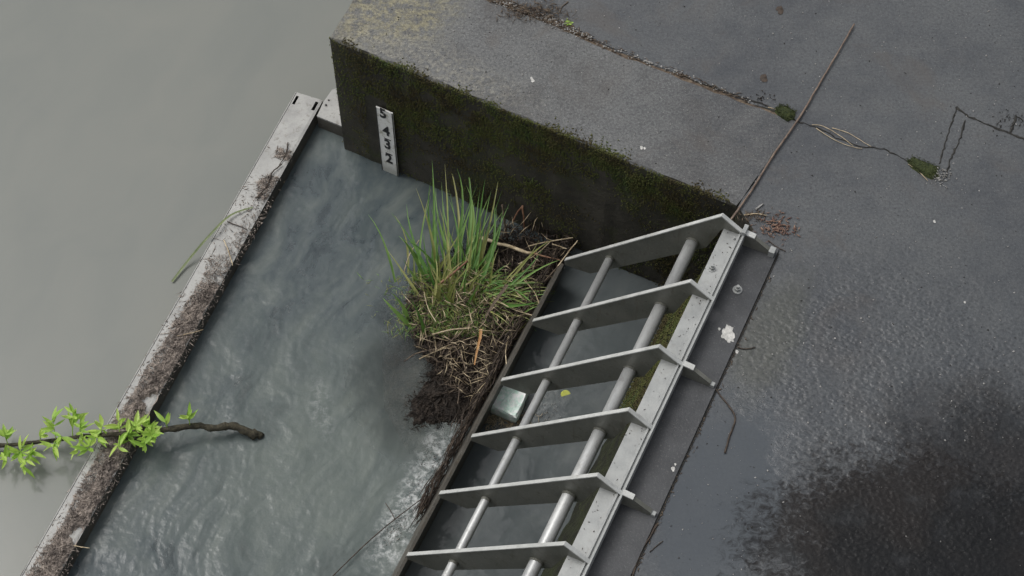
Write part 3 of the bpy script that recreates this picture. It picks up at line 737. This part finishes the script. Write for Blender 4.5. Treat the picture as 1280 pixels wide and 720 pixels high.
# submerged skirt of the mat, seen as a dark shape through the murky water
mb = MB(); sp = [at(x, y, WZ - .05) for x, y in ((468, 360), (478, 420), (484, 500), (510, 560), (560, 560), (600, 520), (640, 420), (600, 330), (530, 330))]
sc_ = sum(sp, Vector()) / len(sp); vs = [(sc_.x, sc_.y, WZ - .02)]
for f_ in (.5, .8, 1.0):
    for p in sp: q = sc_.lerp(p, f_); vs.append((q.x + random.uniform(-.02, .02), q.y + random.uniform(-.02, .02), WZ - .012 - .09 * f_ ** 3))
n_ = len(sp); fs = [(0, 1 + i, 1 + (i + 1) % n_) for i in range(n_)] + [(1 + r_ * n_ + i, 1 + (r_ + 1) * n_ + i, 1 + (r_ + 1) * n_ + (i + 1) % n_, 1 + r_ * n_ + (i + 1) % n_) for r_ in range(2) for i in range(n_)]
mb.add(vs, fs); mb.build('submerged_roots', M['mud'], mat_root, smooth=True)

tailpx = [(548, 440), (535, 470), (512, 500), (506, 522), (520, 535), (548, 532), (575, 528), (600, 515), (616, 480), (600, 450)]
TP = [at(x, y, WZ) for x, y in tailpx]; tc = sum(TP, Vector()) / len(TP); vs = [(tc.x, tc.y, WZ + .035)]; KN = 50
for r_ in range(1, 9):
    for i in range(KN):
        q = i / KN * len(TP); a = TP[int(q) % len(TP)].lerp(TP[(int(q) + 1) % len(TP)], q - int(q)); f_ = r_ / 8; p = tc.lerp(a, f_ * random.uniform(.9, 1.08)); vs.append((p.x, p.y, WZ + .035 * (1 - f_ ** 1.6) + random.uniform(-.008, .010) - (.012 if r_ == 8 else 0)))
MB().add(vs, [(0, 1 + i, 1 + (i + 1) % KN) for i in range(KN)] + [(1 + r_ * KN + i, 1 + (r_ + 1) * KN + i, 1 + (r_ + 1) * KN + (i + 1) % KN, 1 + r_ * KN + (i + 1) % KN) for r_ in range(7) for i in range(KN)]).build('root_tail', M['mud'], mat_root)
m = 900; A = np.array([tuple(tc.lerp(TP[random.randrange(len(TP))].lerp(TP[random.randrange(len(TP))], random.random()), random.random() ** .4 * 1.1)) for _ in range(m)]); A[:, 2] = WZ + rng.uniform(0, .04, m)
D = rng.normal(0, 1, (m, 3)); D[:, 2] *= .3; V, T = sticks(A, D, rng.uniform(.01, .05, m), rng.uniform(.001, .004, m)); arrmesh('root_litter', V, T, M['mud'], mat_root, 'stuff')

# individual dry stalks
ZM = WZ + .12
stalk_obj('reed_stalk', [(600, 297), (632, 307), (664, 317)], .010, .008, 'dry_straw', 'thickest pale split reed stalk lying right of the green sedge', 'reed stalk', z=ZM)
stalk_obj('reed_stalk', [(664, 316), (684, 321), (702, 326)], .005, .003, 'reddish_stalk', 'reddish reed stalk continuing from the thickest pale one towards the rack', 'reed stalk', z=ZM)
stalk_obj('reed_stalk', [(693, 340, ZM), (705, 322, ZM + .02), (722, 301, ZM + .04)], .0035, .003, 'dry_straw', 'pale reed stalk leaning up beside the top fin of the rack', 'reed stalk')
stalk_obj('reed_stalk', [(634, 300, WZ + .03), (631, 278, WZ + .14), (628, 255, WZ + .22)], .0055, .005, 'litter', 'grey brown upright reed stump between sedge and wall', 'reed stalk')
stalk_obj('reed_stalk', [(656, 291, WZ + .03), (655, 275, WZ + .12), (653, 257, WZ + .20)], .004, .0045, 'reddish_stalk', 'slim red brown upright reed stump nearest the mossy wall', 'reed stalk')
stalk_obj('reed_stalk', [(641, 277, WZ + .06), (646, 267, WZ + .1), (652, 259, WZ + .16)], .005, .004, 'reddish_stalk', 'short red brown stump leaning on the slim upright one', 'reed stalk')
stalk_obj('reed_stalk', [(524, 449), (560, 432), (596, 420)], .003, .0025, 'dry_straw', 'long pale straw sticking out over the water from the mat', 'reed stalk', z=ZM - .02)
stalk_obj('reed_stalk', [(548, 356), (566, 342), (584, 326)], .006, .005, 'reddish_stalk', 'thick broken brown stalk across the foot of the sedge', 'reed stalk', z=ZM + .05)
stalk_obj('dead_leaf', [(593, 456), (596, 440), (600, 422), (601, 411)], .003, .008, 'orange_leaf', 'curled orange brown dead leaf hanging down the mud of the mat', 'dead leaf', z=ZM + .01, flat=True)
stalk_obj('dead_leaf', [(606, 397), (618, 378), (634, 356)], .004, .009, 'litter', 'broad brown folded dead leaf beside the green sedge', 'dead leaf', z=ZM + .04, flat=True)
for a in ([(572, 505), (574, 490), (573, 482)], [(568, 432), (578, 450), (583, 466)], [(634, 462), (632, 440), (636, 420)], [(540, 418), (565, 412), (590, 410)],
          [(655, 350), (668, 365), (674, 380)], [(560, 430), (576, 415), (592, 402)], [(617, 372), (640, 386), (665, 394)], [(524, 300), (512, 318), (505, 340)],
          [(660, 308), (680, 303), (716, 297)], [(680, 352), (700, 330), (712, 312)], [(655, 372), (640, 400), (620, 430)], [(545, 402), (535, 385), (530, 365)],
          [(648, 330), (670, 318), (688, 302)], [(690, 305), (700, 308), (708, 311)], [(572, 345), (590, 352), (612, 360)], [(505, 452), (520, 442), (545, 436)]):
    MB().tube(smooth_path(px_path(a, ZM + random.uniform(0, .03))), random.uniform(.0018, .003), 5).build('straw', M[random.choice(('dry_straw', 'litter', 'dry_straw'))], mat_root)

# sedge clump
sed_c = at(575, 385, WZ + .05)
sedge = empty('sedge_clump', sed_c, label='clump of bright green sedge growing on the debris mat beside the wall', cat='sedge plant')
def blade(base, tip, w_, bow, matn, z0, z1, nseg=7):
    a = at(*base, z0); b = at(*tip, z1); side = Vector((random.uniform(-1, 1), random.uniform(-1, 1), 0)) * .55
    m_ = (a + b) / 2 + Vector((side.x * (b - a).length * .3, side.y * (b - a).length * .3, bow))
    P = []; W_ = []
    for i in range(nseg + 1):
        t = i / nseg; P.append(a * (1 - t) ** 2 + m_ * 2 * t * (1 - t) + b * t * t); W_.append(w_ * (1 - t ** 2.2) * (.7 + .3 * math.sin(math.pi * min(1, t * 2))) + .0003)
    return MB().ribbon(P, W_, up=Vector((0, -.5, .85)).normalized()).build('leaf', M[matn], sedge)
named = [((560, 345), (556, 205)), ((575, 340), (557, 192)), ((582, 330), (580, 197)), ((590, 345), (606, 225)), ((595, 345), (624, 218)), ((592, 360), (614, 238)),
         ((545, 350), (520, 235)), ((548, 360), (508, 255)), ((540, 365), (489, 266)), ((530, 380), (484, 312)), ((552, 340), (538, 228)), ((570, 340), (545, 235)),
         ((556, 355), (506, 300)), ((535, 355), (503, 298)), ((600, 380), (678, 312)), ((640, 350), (690, 300)), ((620, 375), (700, 325)), ((625, 380), (672, 378)),
         ((590, 370), (620, 256)), ((598, 350), (628, 262)), ((585, 330), (583, 232)), ((566, 330), (571, 210)), ((510, 400), (488, 365)), ((515, 410), (478, 372)),
         ((530, 420), (512, 372)), ((600, 340), (607, 285)), ((610, 350), (618, 258)), ((540, 360), (540, 200))]
for b_, t_ in named:
    blade(b_, t_, random.uniform(.0065, .011), random.uniform(.0, .08), 'sedge_green' if random.random() < .8 else 'sedge_yellow', WZ + .06, WZ + .20 + random.uniform(0, .18))
for i in range(78):
    bx_ = random.gauss(568, 24); by_ = random.uniform(330, 395); hgt = random.gauss(82, 24); lean = random.gauss((bx_ - 560) * .45, 20)
    if by_ > 372: hgt *= .55
    tx, ty = bx_ + lean, by_ - max(25, hgt)
    yel = random.random() < (.25 + .5 * (by_ > 362))
    blade((bx_, by_), (tx, ty), random.uniform(.0035, .0072), random.uniform(0, .09), 'sedge_yellow' if yel else 'sedge_green', WZ + .05, WZ + .08 + random.uniform(.05, .22), 6)
for i in range(50):   # sprawling leaves on the right
    bx_ = random.uniform(590, 650); by_ = random.uniform(350, 400); an = random.uniform(-.9, .9); L_ = random.uniform(25, 60)
    blade((bx_, by_), (bx_ + L_ * math.cos(an), by_ - L_ * math.sin(an) * .6), random.uniform(.003, .005), random.uniform(.02, .06), random.choice(('sedge_green', 'sedge_yellow', 'sedge_yellow')), WZ + .07, WZ + .1 + random.uniform(0, .05), 6)
# short undergrowth of the clump
m = 3600; bxx = rng.normal(572, 34, m); byy = rng.uniform(345, 425, m); P = np.array([at(a, b, WZ + .06) for a, b in zip(bxx, byy)]); P[:, 2] += rng.uniform(.0, .05, m)
D = rng.normal(0, .7, (m, 3)); D[:, 2] = np.abs(D[:, 2]); V, T = sticks(P, D, rng.uniform(.02, .08, m), rng.uniform(.0008, .0022, m))
kk = m * 6 // 2 // 6 * 6; arrmesh('undergrowth', V[:kk], T[:kk // 6 * 8], M['sedge_yellow'], sedge, 'stuff')
arrmesh('undergrowth', V[kk:], T[kk // 6 * 8:] - kk, M['sedge_green'], sedge, 'stuff')

# floating scraps at the foot of the wall and by the foam box
def specks(name, n_, cx, cy, sx, sy, z, mat, lmin, lmax, label, cat, wmul=.3, par=None):
    a = rng.normal(cx, sx, n_); b = rng.normal(cy, sy, n_); P = np.array([at(q, r_, z) for q, r_ in zip(a, b)]); P[:, 2] += rng.uniform(0, .004, n_)
    D = rng.normal(0, 1, (n_, 3)); D[:, 2] *= .1; L_ = rng.uniform(lmin, lmax, n_); V, T = sticks(P, D, L_, L_ * wmul * rng.uniform(.5, 1, n_))
    return tag(arrmesh(name, V, T, M[mat]), label, cat, kind='stuff')
specks('floating_scraps', 260, 765, 296, 26, 7, WZ + .002, 'grit', .005, .014, 'pale scraps floating in the dark corner between wall and rack', 'floating scraps')
specks('floating_straw', 420, 625, 525, 20, 8, WZ + .002, 'dry_straw', .01, .05, 'fine straw floating below the foam box in the rack', 'floating straw', .05)
specks('floating_bubbles', 150, 680, 512, 10, 14, WZ + .002, 'grit', .002, .008, 'small pale bubbles and crumbs round the right side of the foam box', 'bubbles')

# ------------------------------------------------------------------ fallen willow branch
bpath = [(-330, 640, WZ + .06), (-160, 590, WZ + .05), (-60, 562, WZ + .04), (10, 556, WZ + .04), (60, 551, WZ + .06), (110, 545, BZ + .02), (150, 543, BZ + .035), (200, 538, BZ + .03), (245, 532, WZ + .08), (268, 535, WZ + .065), (290, 533, WZ + .05), (310, 540, WZ + .03), (326, 545, WZ + .0)]
P = smooth_path(px_path(bpath, 0), 5); k = len(P)
broot = empty('willow_branch', at(200, 538, WZ), label='broken leafy willow branch resting across the pale beam with its bare end in the water', cat='branch')
rs = []
for i in range(k):
    t = i / (k - 1); r_ = .0095 + .011 * max(0, (t - .40) / .60); r_ *= 1 + .13 * math.sin(i * 1.9) + random.uniform(-.12, .12); rs.append(r_ * (1.25 if i in (k - 4, k - 13) else 1))
MB().tube([p + Vector((random.uniform(-.002, .002),) * 3) for p in P], rs, 9).build('limb', M['bark'], broot, smooth=True)
def lmesh(L_, w_, curl):
    Pn = [Vector((L_ * i / 5, 0, curl * (i / 5) ** 2)) for i in range(6)]; return MB().ribbon(Pn, [.001, w_ * 1.1, w_ * 1.4, w_ * 1.2, w_ * .7, .0002], fold=.3).mesh('leaf', M['willow_leaf'])
LM = [lmesh(.055, .0062, -.012), lmesh(.045, .0055, .006), lmesh(.062, .0058, -.02), lmesh(.036, .0052, .0), lmesh(.05, .0068, .012)]
clus = [(8, 575, 10), (22, 570, 12), (-14, 560, 10), (-40, 575, 10), (40, 566, 7), (66, 524, 9), (92, 516, 12), (100, 530, 7), (75, 545, 5), (52, 540, 4), (110, 562, 7), (98, 563, 5), (128, 532, 6), (148, 560, 5), (148, 528, 7),
        (160, 540, 10), (170, 532, 12), (184, 530, 12), (190, 545, 11), (182, 556, 8), (206, 524, 3), (236, 519, 6), (66, 560, 5), (120, 548, 6), (5, 540, 6), (30, 582, 7), (-90, 565, 6)]
def nearest(q): return min(P, key=lambda p: (p.xy - q.xy).length)
nl = 0
for cx, cy, n_ in clus:
    q = at(cx, cy, BZ + .07 if 60 < cx < 240 else WZ + .10); p = nearest(q)
    MB().tube([p, (p + q) / 2 + Vector((0, 0, .01)), q], [.0025, .002, .0012], 5).build('shoot', M['willow_leaf'], broot)
    n_ = int(n_ * 1.22)
    ax = (q - p).normalized() if (q - p).length > .01 else Vector((0, 0, 1))
    for i in range(n_):
        t = random.uniform(.35, 1.1); c_ = p.lerp(q, t); an = math.atan2(ax.y, ax.x) + random.gauss(0, 1.5)
        inst('leaf', random.choice(LM), broot, c_ - broot.location, (random.uniform(-.7, .7), random.uniform(-.9, .35), an), random.uniform(.85, 1.35)); nl += 1

# ------------------------------------------------------------------ things on the deck
stalk_obj('long_cane', [(1068, 30), (1046, 68), (1022, 108), (1000, 146), (968, 192), (938, 240), (911, 279)], .0040, .0050, 'cane_bark', 'long thin brown cane lying on the concrete up to the rack corner', 'cane', z=.012)
def splat(name, px, py, r_, n_, label, sat):
    p = at(px, py, .0); root = empty(name, Vector((p.x, p.y, sat[0])), label=label, cat='bird dropping'); z0 = sat[0]
    def blob_(cx, cy, rr, nm):
        vs = [(cx, cy, z0 + .003)]; K = 26
        for i in range(K):
            a = 2 * math.pi * i / K; q = rr * (1 + .14 * math.sin(a * 3 + cx * 90) + .12 * math.sin(a * 7 + 2) + .08 * math.sin(a * 11 + cy * 50) + random.uniform(-.08, .08)); vs.append((cx + q * math.cos(a) * .8, cy + q * math.sin(a) * 1.15, z0 + .0012))
        vs += [(x, y, z0) for x, y, z in vs[1:]]
        MB().add(vs, [(0, 1 + i, 1 + (i + 1) % K) for i in range(K)] + [(1 + i, 1 + K + i, 1 + K + (i + 1) % K, 1 + (i + 1) % K) for i in range(K)]).build(nm, M['dropping'], root)
    blob_(p.x, p.y, r_, 'splash')
    for dx, dy, rr in sat[1]: blob_(p.x + dx, p.y + dy, rr, 'droplet')
splat('bird_dropping', 910, 419, .033, 1, 'largest white bird dropping on the dark plate beside the rack', (.0115, [(.0, -.035, .008), (-.035, .022, .006)]))
splat('bird_dropping', 921, 440, .008, 1, 'small white splash just right of the plate below the largest dropping', (.001, [(-.008, .016, .005)]))
splat('bird_dropping', 666, 101, .009, 1, 'small white dropping at the middle of the pale coping', (.001, [(-.006, .014, .006)]))
splat('bird_dropping', 802, 185, .008, 1, 'small white double dropping near the mossy edge of the coping', (.001, [(.013, -.003, .006)]))
splat('bird_dropping', 1168, 277, .0065, 1, 'tiny white spot alone on the wet concrete right of the litter pile', (.001, []))
splat('bird_dropping', 841, 588, .009, 1, 'white splash on the plate edge beside the second lowest cell', (.0115, [(.01, .02, .005)]))
splat('bird_dropping', 1206, 378, .005, 1, 'tiny white spot far right on the wet concrete', (.001, []))

# grit: pale and dark crumbs all over the concrete
def grit(n_, mat, lmin, lmax, name, label, cat, x0=430, x1=1300, y0=-20, y1=740):
    A = []
    while len(A) < n_:
        px, py = random.uniform(x0, x1), random.uniform(y0, y1)
        if px > 960 and py > 560 and random.random() < .85: continue
        if py < 48 + (px - 412) * .412 - 4 and px > 445: A.append((px, py))
        elif px > 968 - (py - 322) * .447 + 4 and px > 940: A.append((px, py))
        elif py > 322 and px > 975 - (py - 322) * .447: A.append((px, py))
    P = np.array([at(a, b, .0008) for a, b in A]); D = rng.normal(0, 1, (n_, 3)); D[:, 2] *= .1; L_ = lmin + (lmax - lmin) * rng.uniform(0, 1, n_) ** 4
    V, T = sticks(P, D, L_, L_ * rng.uniform(.15, .4, n_)); return tag(arrmesh(name, V, T, M[mat]), label, cat, kind='stuff')
grit(1500, 'grit', .003, .013, 'pale_grit', 'pale grit and small scraps strewn over the concrete', 'grit')
grit(800, 'groove_dirt', .003, .012, 'dark_grit', 'dark crumbs strewn over the concrete', 'grit')
grit(1500, 'grit', .003, .010, 'coping_grit', 'fine pale sand grains on the coping near the mossy edge', 'grit', 430, 700, 0, 160)

specks('husk_litter', 150, 972, 283, 11, 7, .004, 'husk', .012, .034, 'small heap of reddish brown husks on the concrete beside the rack corner', 'leaf litter', .14)
specks('husk_litter', 60, 945, 270, 15, 4, .003, 'litter', .015, .05, 'thin trail of brown stems from the rack corner to the husk heap', 'leaf litter', .06)
stalk_obj('straw', [(930, 269), (945, 267), (958, 269)], .0035, .002, 'dry_straw', 'pale straw lying flat just beyond the rack corner', 'straw', z=.005)
stalk_obj('straw', [(945, 262), (950, 258), (954, 255)], .005, .003, 'grit', 'short whitish scrap above the husk heap', 'scrap', z=.004)
stalk_obj('twig', [(960, 300), (970, 308), (982, 314)], .0025, .002, 'dark_twig', 'thin curved dark twig just below the husk heap', 'twig', z=.004)
stalk_obj('twig', [(891, 482), (905, 500), (919, 522), (912, 545), (906, 566)], .0028, .0045, 'dark_twig', 'bent dark twig on the wet concrete right of the middle gusset', 'twig', z=.005)
stalk_obj('twig', [(821, 655), (812, 672), (800, 692), (790, 724)], .0045, .0035, 'dark_twig', 'dark stick lying along the plate edge near the bottom', 'twig', z=.006)
stalk_obj('twig', [(812, 690), (820, 683), (829, 676)], .002, .0014, 'dark_twig', 'tiny twig branching off the stick by the plate edge', 'twig', z=.004)
stalk_obj('twig', [(922, 434), (932, 436), (944, 434)], .0025, .002, 'dark_twig', 'small twig right of the largest bird dropping', 'twig', z=.004)
stalk_obj('twig', [(414, 722), (455, 682), (492, 650), (532, 620)], .0028, .0022, 'dark_twig', 'long thin dark twig standing out of the water left of the lower rail', 'twig', z=WZ + .02)
stalk_obj('twig', [(482, 629), (488, 638), (494, 650)], .002, .002, 'dark_twig', 'short twig crossing the long thin one in the water', 'twig', z=WZ + .025)
stalk_obj('twig', [(710, 2), (703, 8), (700, 14)], .003, .002, 'litter', 'short pale twig above the joint at the top of the concrete', 'twig', z=.004)
for a, lb in (((955, 98), 'dark worn leaf scrap above the left moss cushion'), ((975, 12), 'dark small leaf scrap near the top of the concrete')):
    p = at(*a, .003); mb = MB(); K = 12
    mb.add([(p.x, p.y, .006)] + [(p.x + .022 * math.cos(i * .5236) * random.uniform(.5, 1), p.y + .03 * math.sin(i * .5236) * random.uniform(.5, 1), .002) for i in range(K)], [(0, 1 + i, 1 + (i + 1) % K) for i in range(K)])
    tag(mb.build('leaf_scrap', M['dark_twig'], loc=(p.x, p.y, 0)), lb, 'dead leaf')

# moss cushions in the joint
def cushion(pxs, label, hgt=.016):
    Pn = [at(x, y, 0) for x, y in pxs]; c_ = sum(Pn, Vector()) / len(Pn); root = empty('moss_cushion', Vector((c_.x, c_.y, 0)), label=label, cat='moss cushion')
    K = 30; n_ = len(Pn); vs = [(c_.x, c_.y, hgt)]
    for r_ in range(1, 7):
        for i in range(K):
            q = i / K * n_; a = Pn[int(q) % n_].lerp(Pn[(int(q) + 1) % n_], q - int(q)); f_ = r_ / 6; p = c_.lerp(a, f_ * random.uniform(.96, 1.04)); vs.append((p.x, p.y, hgt * (1 - f_ ** 2) + random.uniform(-.002, .002) - (.003 if r_ == 6 else 0)))
    fs = [(0, 1 + i, 1 + (i + 1) % K) for i in range(K)] + [(1 + r_ * K + i, 1 + (r_ + 1) * K + i, 1 + (r_ + 1) * K + (i + 1) % K, 1 + r_ * K + (i + 1) % K) for r_ in range(5) for i in range(K)]
    MB().add(vs, fs).build('moss_pad', M['cushion_moss'], root)
    m = 700; q = np.array([c_.lerp(Pn[random.randrange(n_)].lerp(Pn[random.randrange(n_)], random.random()), random.random() ** .5) for _ in range(m)]); q[:, 2] = hgt * .6
    D = rng.normal(0, .6, (m, 3)); D[:, 2] = np.abs(D[:, 2]) + .4; V, T = sticks(q, D, rng.uniform(.006, .014, m), rng.uniform(.0007, .0018, m)); arrmesh('moss_hair', V, T, M['cushion_moss'], root, 'stuff')
cushion([(967, 137), (974, 131), (984, 132), (996, 140), (993, 150), (984, 153), (975, 147)], 'round dark green moss cushion in the joint touching the long cane')
cushion([(1132, 200), (1140, 195), (1160, 203), (1175, 209), (1174, 222), (1165, 226), (1148, 217), (1136, 208)], 'wedge shaped dark moss cushion at the end of the joint near the small channel')
# the crack that carries the joint on to the right, and the little channel
def crack(pts, w_, name, label, mat='groove_dirt', jit=.006):
    Pn = px_path(pts, 0); out = []
    for a, b in zip(Pn[:-1], Pn[1:]):
        k = max(2, int((b - a).length / .015)); out += [a.lerp(b, i / k) + Vector((random.uniform(-jit, jit), random.uniform(-jit, jit), 0)) * .6 for i in range(k)]
    out.append(Pn[-1]); mb = MB(); n_ = len(out)
    for i, p in enumerate(out):
        d = (out[min(i + 1, n_ - 1)] - out[max(i - 1, 0)]).normalized(); s_ = Vector((-d.y, d.x, 0)) * w_ * random.uniform(.5, 1.3)
        mb.v += [(*(p - s_).xy, .0012), (p.x, p.y, .004), (*(p + s_).xy, .0012)]
        if i: j = 3 * i; mb.f += [(j - 3, j - 2, j + 1, j), (j - 2, j - 1, j + 2, j + 1)]
    return tag(mb.build(name, M[mat], loc=(Pn[0].x, Pn[0].y, 0)), label, 'crack filling')
crack([(997, 152), (1018, 158), (1045, 172), (1078, 184), (1105, 186), (1134, 202)], .0035, 'crack_dirt', 'thin line of dark dirt filling the joint between the two moss cushions')
crack([(1196, 134), (1186, 165), (1174, 205)], .004, 'crack_dirt', 'left dark dirt line of the narrow patched strip at the right moss cushion')
crack([(1207, 150), (1201, 172), (1188, 200), (1182, 222)], .0045, 'crack_dirt', 'right dark dirt line of the narrow patched strip at the right moss cushion')
crack([(1196, 134), (1212, 147), (1240, 158), (1262, 167), (1300, 182)], .006, 'crack_dirt', 'dark dirt line running from the patched strip to the right edge')
crack([(1262, 166), (1268, 155), (1270, 146), (1278, 150)], .006, 'crack_dirt', 'small hooked dark dirt line at the far right of the concrete')
crack([(880, 104), (915, 118), (946, 128), (966, 136)], .004, 'crack_dirt', 'thin dirt line between the joint litter and the left moss cushion')
specks('joint_litter', 40, 950, 123, 7, 3, .002, 'mud', .005, .013, 'dark crumbs in the joint left of the round moss cushion', 'crumbs', .4)
specks('joint_litter', 90, 1178, 222, 7, 5, .002, 'grit', .006, .016, 'white crumbs around the tip of the wedge shaped moss cushion', 'crumbs', .3)
specks('joint_litter', 70, 1264, 152, 14, 7, .002, 'groove_dirt', .004, .012, 'dark crumbs scattered at the far right of the concrete', 'crumbs', .4)
for i, a in enumerate(([(1015, 156), (1030, 158), (1052, 171), (1066, 182)], [(1020, 160), (1038, 172), (1060, 182), (1078, 186)], [(1040, 160), (1060, 166), (1080, 178), (1089, 183)], [(960, 134), (968, 136), (973, 139)], [(1135, 205), (1148, 214), (1160, 226)])):
    stalk_obj('joint_straw', a, .0017, .0012, 'dry_straw', ['pale straw forming the upper left loop in the joint', 'pale straw forming the lower loop in the joint', 'pale straw forming the right loop in the joint', 'short pale straw at the left of the round moss cushion', 'pale straw across the wedge shaped moss cushion'][i], 'straw', z=.004)
# broken pale edges and dead grass in the joint at the top
m = 900; t_ = rng.uniform(0, 1, m) ** 1.3; Pj = []
for q in t_:
    px = 612 + q * 330 * (1 if random.random() < .4 else .38); py = np.interp(px, [612, 700, 770, 880, 985], [0, 34, 66, 108, 148]); p = at(px + random.gauss(0, 2), py - 4 + random.gauss(0, 3 if px < 730 else 2), .002); Pj.append(p)
Pj = np.array(Pj); D = rng.normal(0, .5, (m, 3)) + np.array([.9, -.4, 0]); D[:, 2] *= .15
h_ = m // 2
V, T = sticks(Pj[:h_], D[:h_], rng.uniform(.008, .05, h_), rng.uniform(.0012, .003, h_)); tag(arrmesh('dead_grass', V, T, M['litter']), 'brown dead grass lying in the joint at the top of the concrete', 'dead grass', kind='stuff')
V, T = sticks(Pj[h_:], D[h_:], rng.uniform(.005, .018, m - h_), rng.uniform(.0015, .005, m - h_)); tag(arrmesh('joint_crumbs', V, T, M['grit']), 'pale broken crumbs along the joint of the coping', 'crumbs', kind='stuff')
specks('dead_grass', 300, 668, 14, 20, 6, .006, 'litter', .012, .06, 'thicker tuft of brown dead grass at the upper end of the joint', 'dead grass', .05)
sp_ = at(710, 29, 0); spr = empty('sprout', Vector((sp_.x, sp_.y, -.01)), label='tiny yellow green sprout growing in the joint at the top', cat='seedling')
for i in range(7): inst('leaf', LM[3], spr, (0, 0, .012), (random.uniform(-.4, .4), random.uniform(-.6, -.1), i * .9), random.uniform(.45, .8))
# debris along the right edge of the base plate
m = 260; s_ = rng.uniform(ss[-1] - .2, ss[0] - .1, m); P = np.array(O)[None] + np.outer(s_, np.array(u)) + np.outer(-.158 + rng.normal(0, .006, m), np.array(v)); P[:, 2] = .003
D = np.array(u)[None] + rng.normal(0, .6, (m, 3)); D[:, 2] *= .1; V, T = sticks(P, D, rng.uniform(.006, .03, m), rng.uniform(.0008, .0025, m))
tag(arrmesh('edge_litter', V, T, M['litter']), 'fine litter caught along the outer edge of the dark base plate', 'plant litter', kind='stuff')
m = 120; s_ = rng.uniform(ss[-1] - .2, ss[0], m); P = np.array(O)[None] + np.outer(s_, np.array(u)) + np.outer(.06 + rng.normal(0, .03, m), np.array(v)); P[:, 2] = FZ - .008
D = rng.normal(0, 1, (m, 3)); D[:, 2] *= .1; V, T = sticks(P, D, rng.uniform(.004, .012, m), rng.uniform(.0008, .002, m))
tag(arrmesh('flange_crumbs', V, T, M['dark_twig']), 'dark crumbs on the pale top flange of the rack', 'crumbs', kind='stuff')


for (cx, cy, sx, sy, n_, lb) in ((530, 592, 7, 22, 260, 'white foam bubbles churning in the water beside the lower rail, upper patch'), (496, 664, 7, 12, 180, 'white foam bubbles churning in the water at the lowest end of the rail')):
    b_ = rng.normal(0, 1, n_); a_ = rng.normal(0, 1, n_); P = np.array([at(cx + q * sx - .55 * w_ * sy, cy + w_ * sy, WZ) for q, w_ in zip(a_, b_)]); P[:, 2] += rng.uniform(-.001, .006, n_)
    D = rng.normal(0, 1, (n_, 3)); D[:, 2] *= .2; L_ = rng.gamma(2, .002, n_).clip(.001, .009); V, T = sticks(P, D, L_, L_ * .35)
    tag(arrmesh('foam', V, T, M['grit']), lb, 'foam', kind='stuff')
# phrases that join the repeats
GR = {'bird_dropping': 'white bird droppings on the concrete', 'reed_stalk': 'dry reed stalks on the debris mat', 'moss_cushion': 'moss cushions in the joint', 'crack_dirt': 'dirt filled cracks in the concrete',
      'twig': 'loose dark twigs', 'straw': 'loose pale straws', 'joint_straw': 'pale straws lying in the joint', 'dead_leaf': 'dead leaves on the mat', 'leaf_scrap': 'leaf scraps on the concrete', 'submerged_board': 'boards under the water of the rack'}
for o in list(C.objects):
    b_ = o.name.split('.')[0]
    if o.parent is None and b_ in GR: o['group'] = GR[b_]
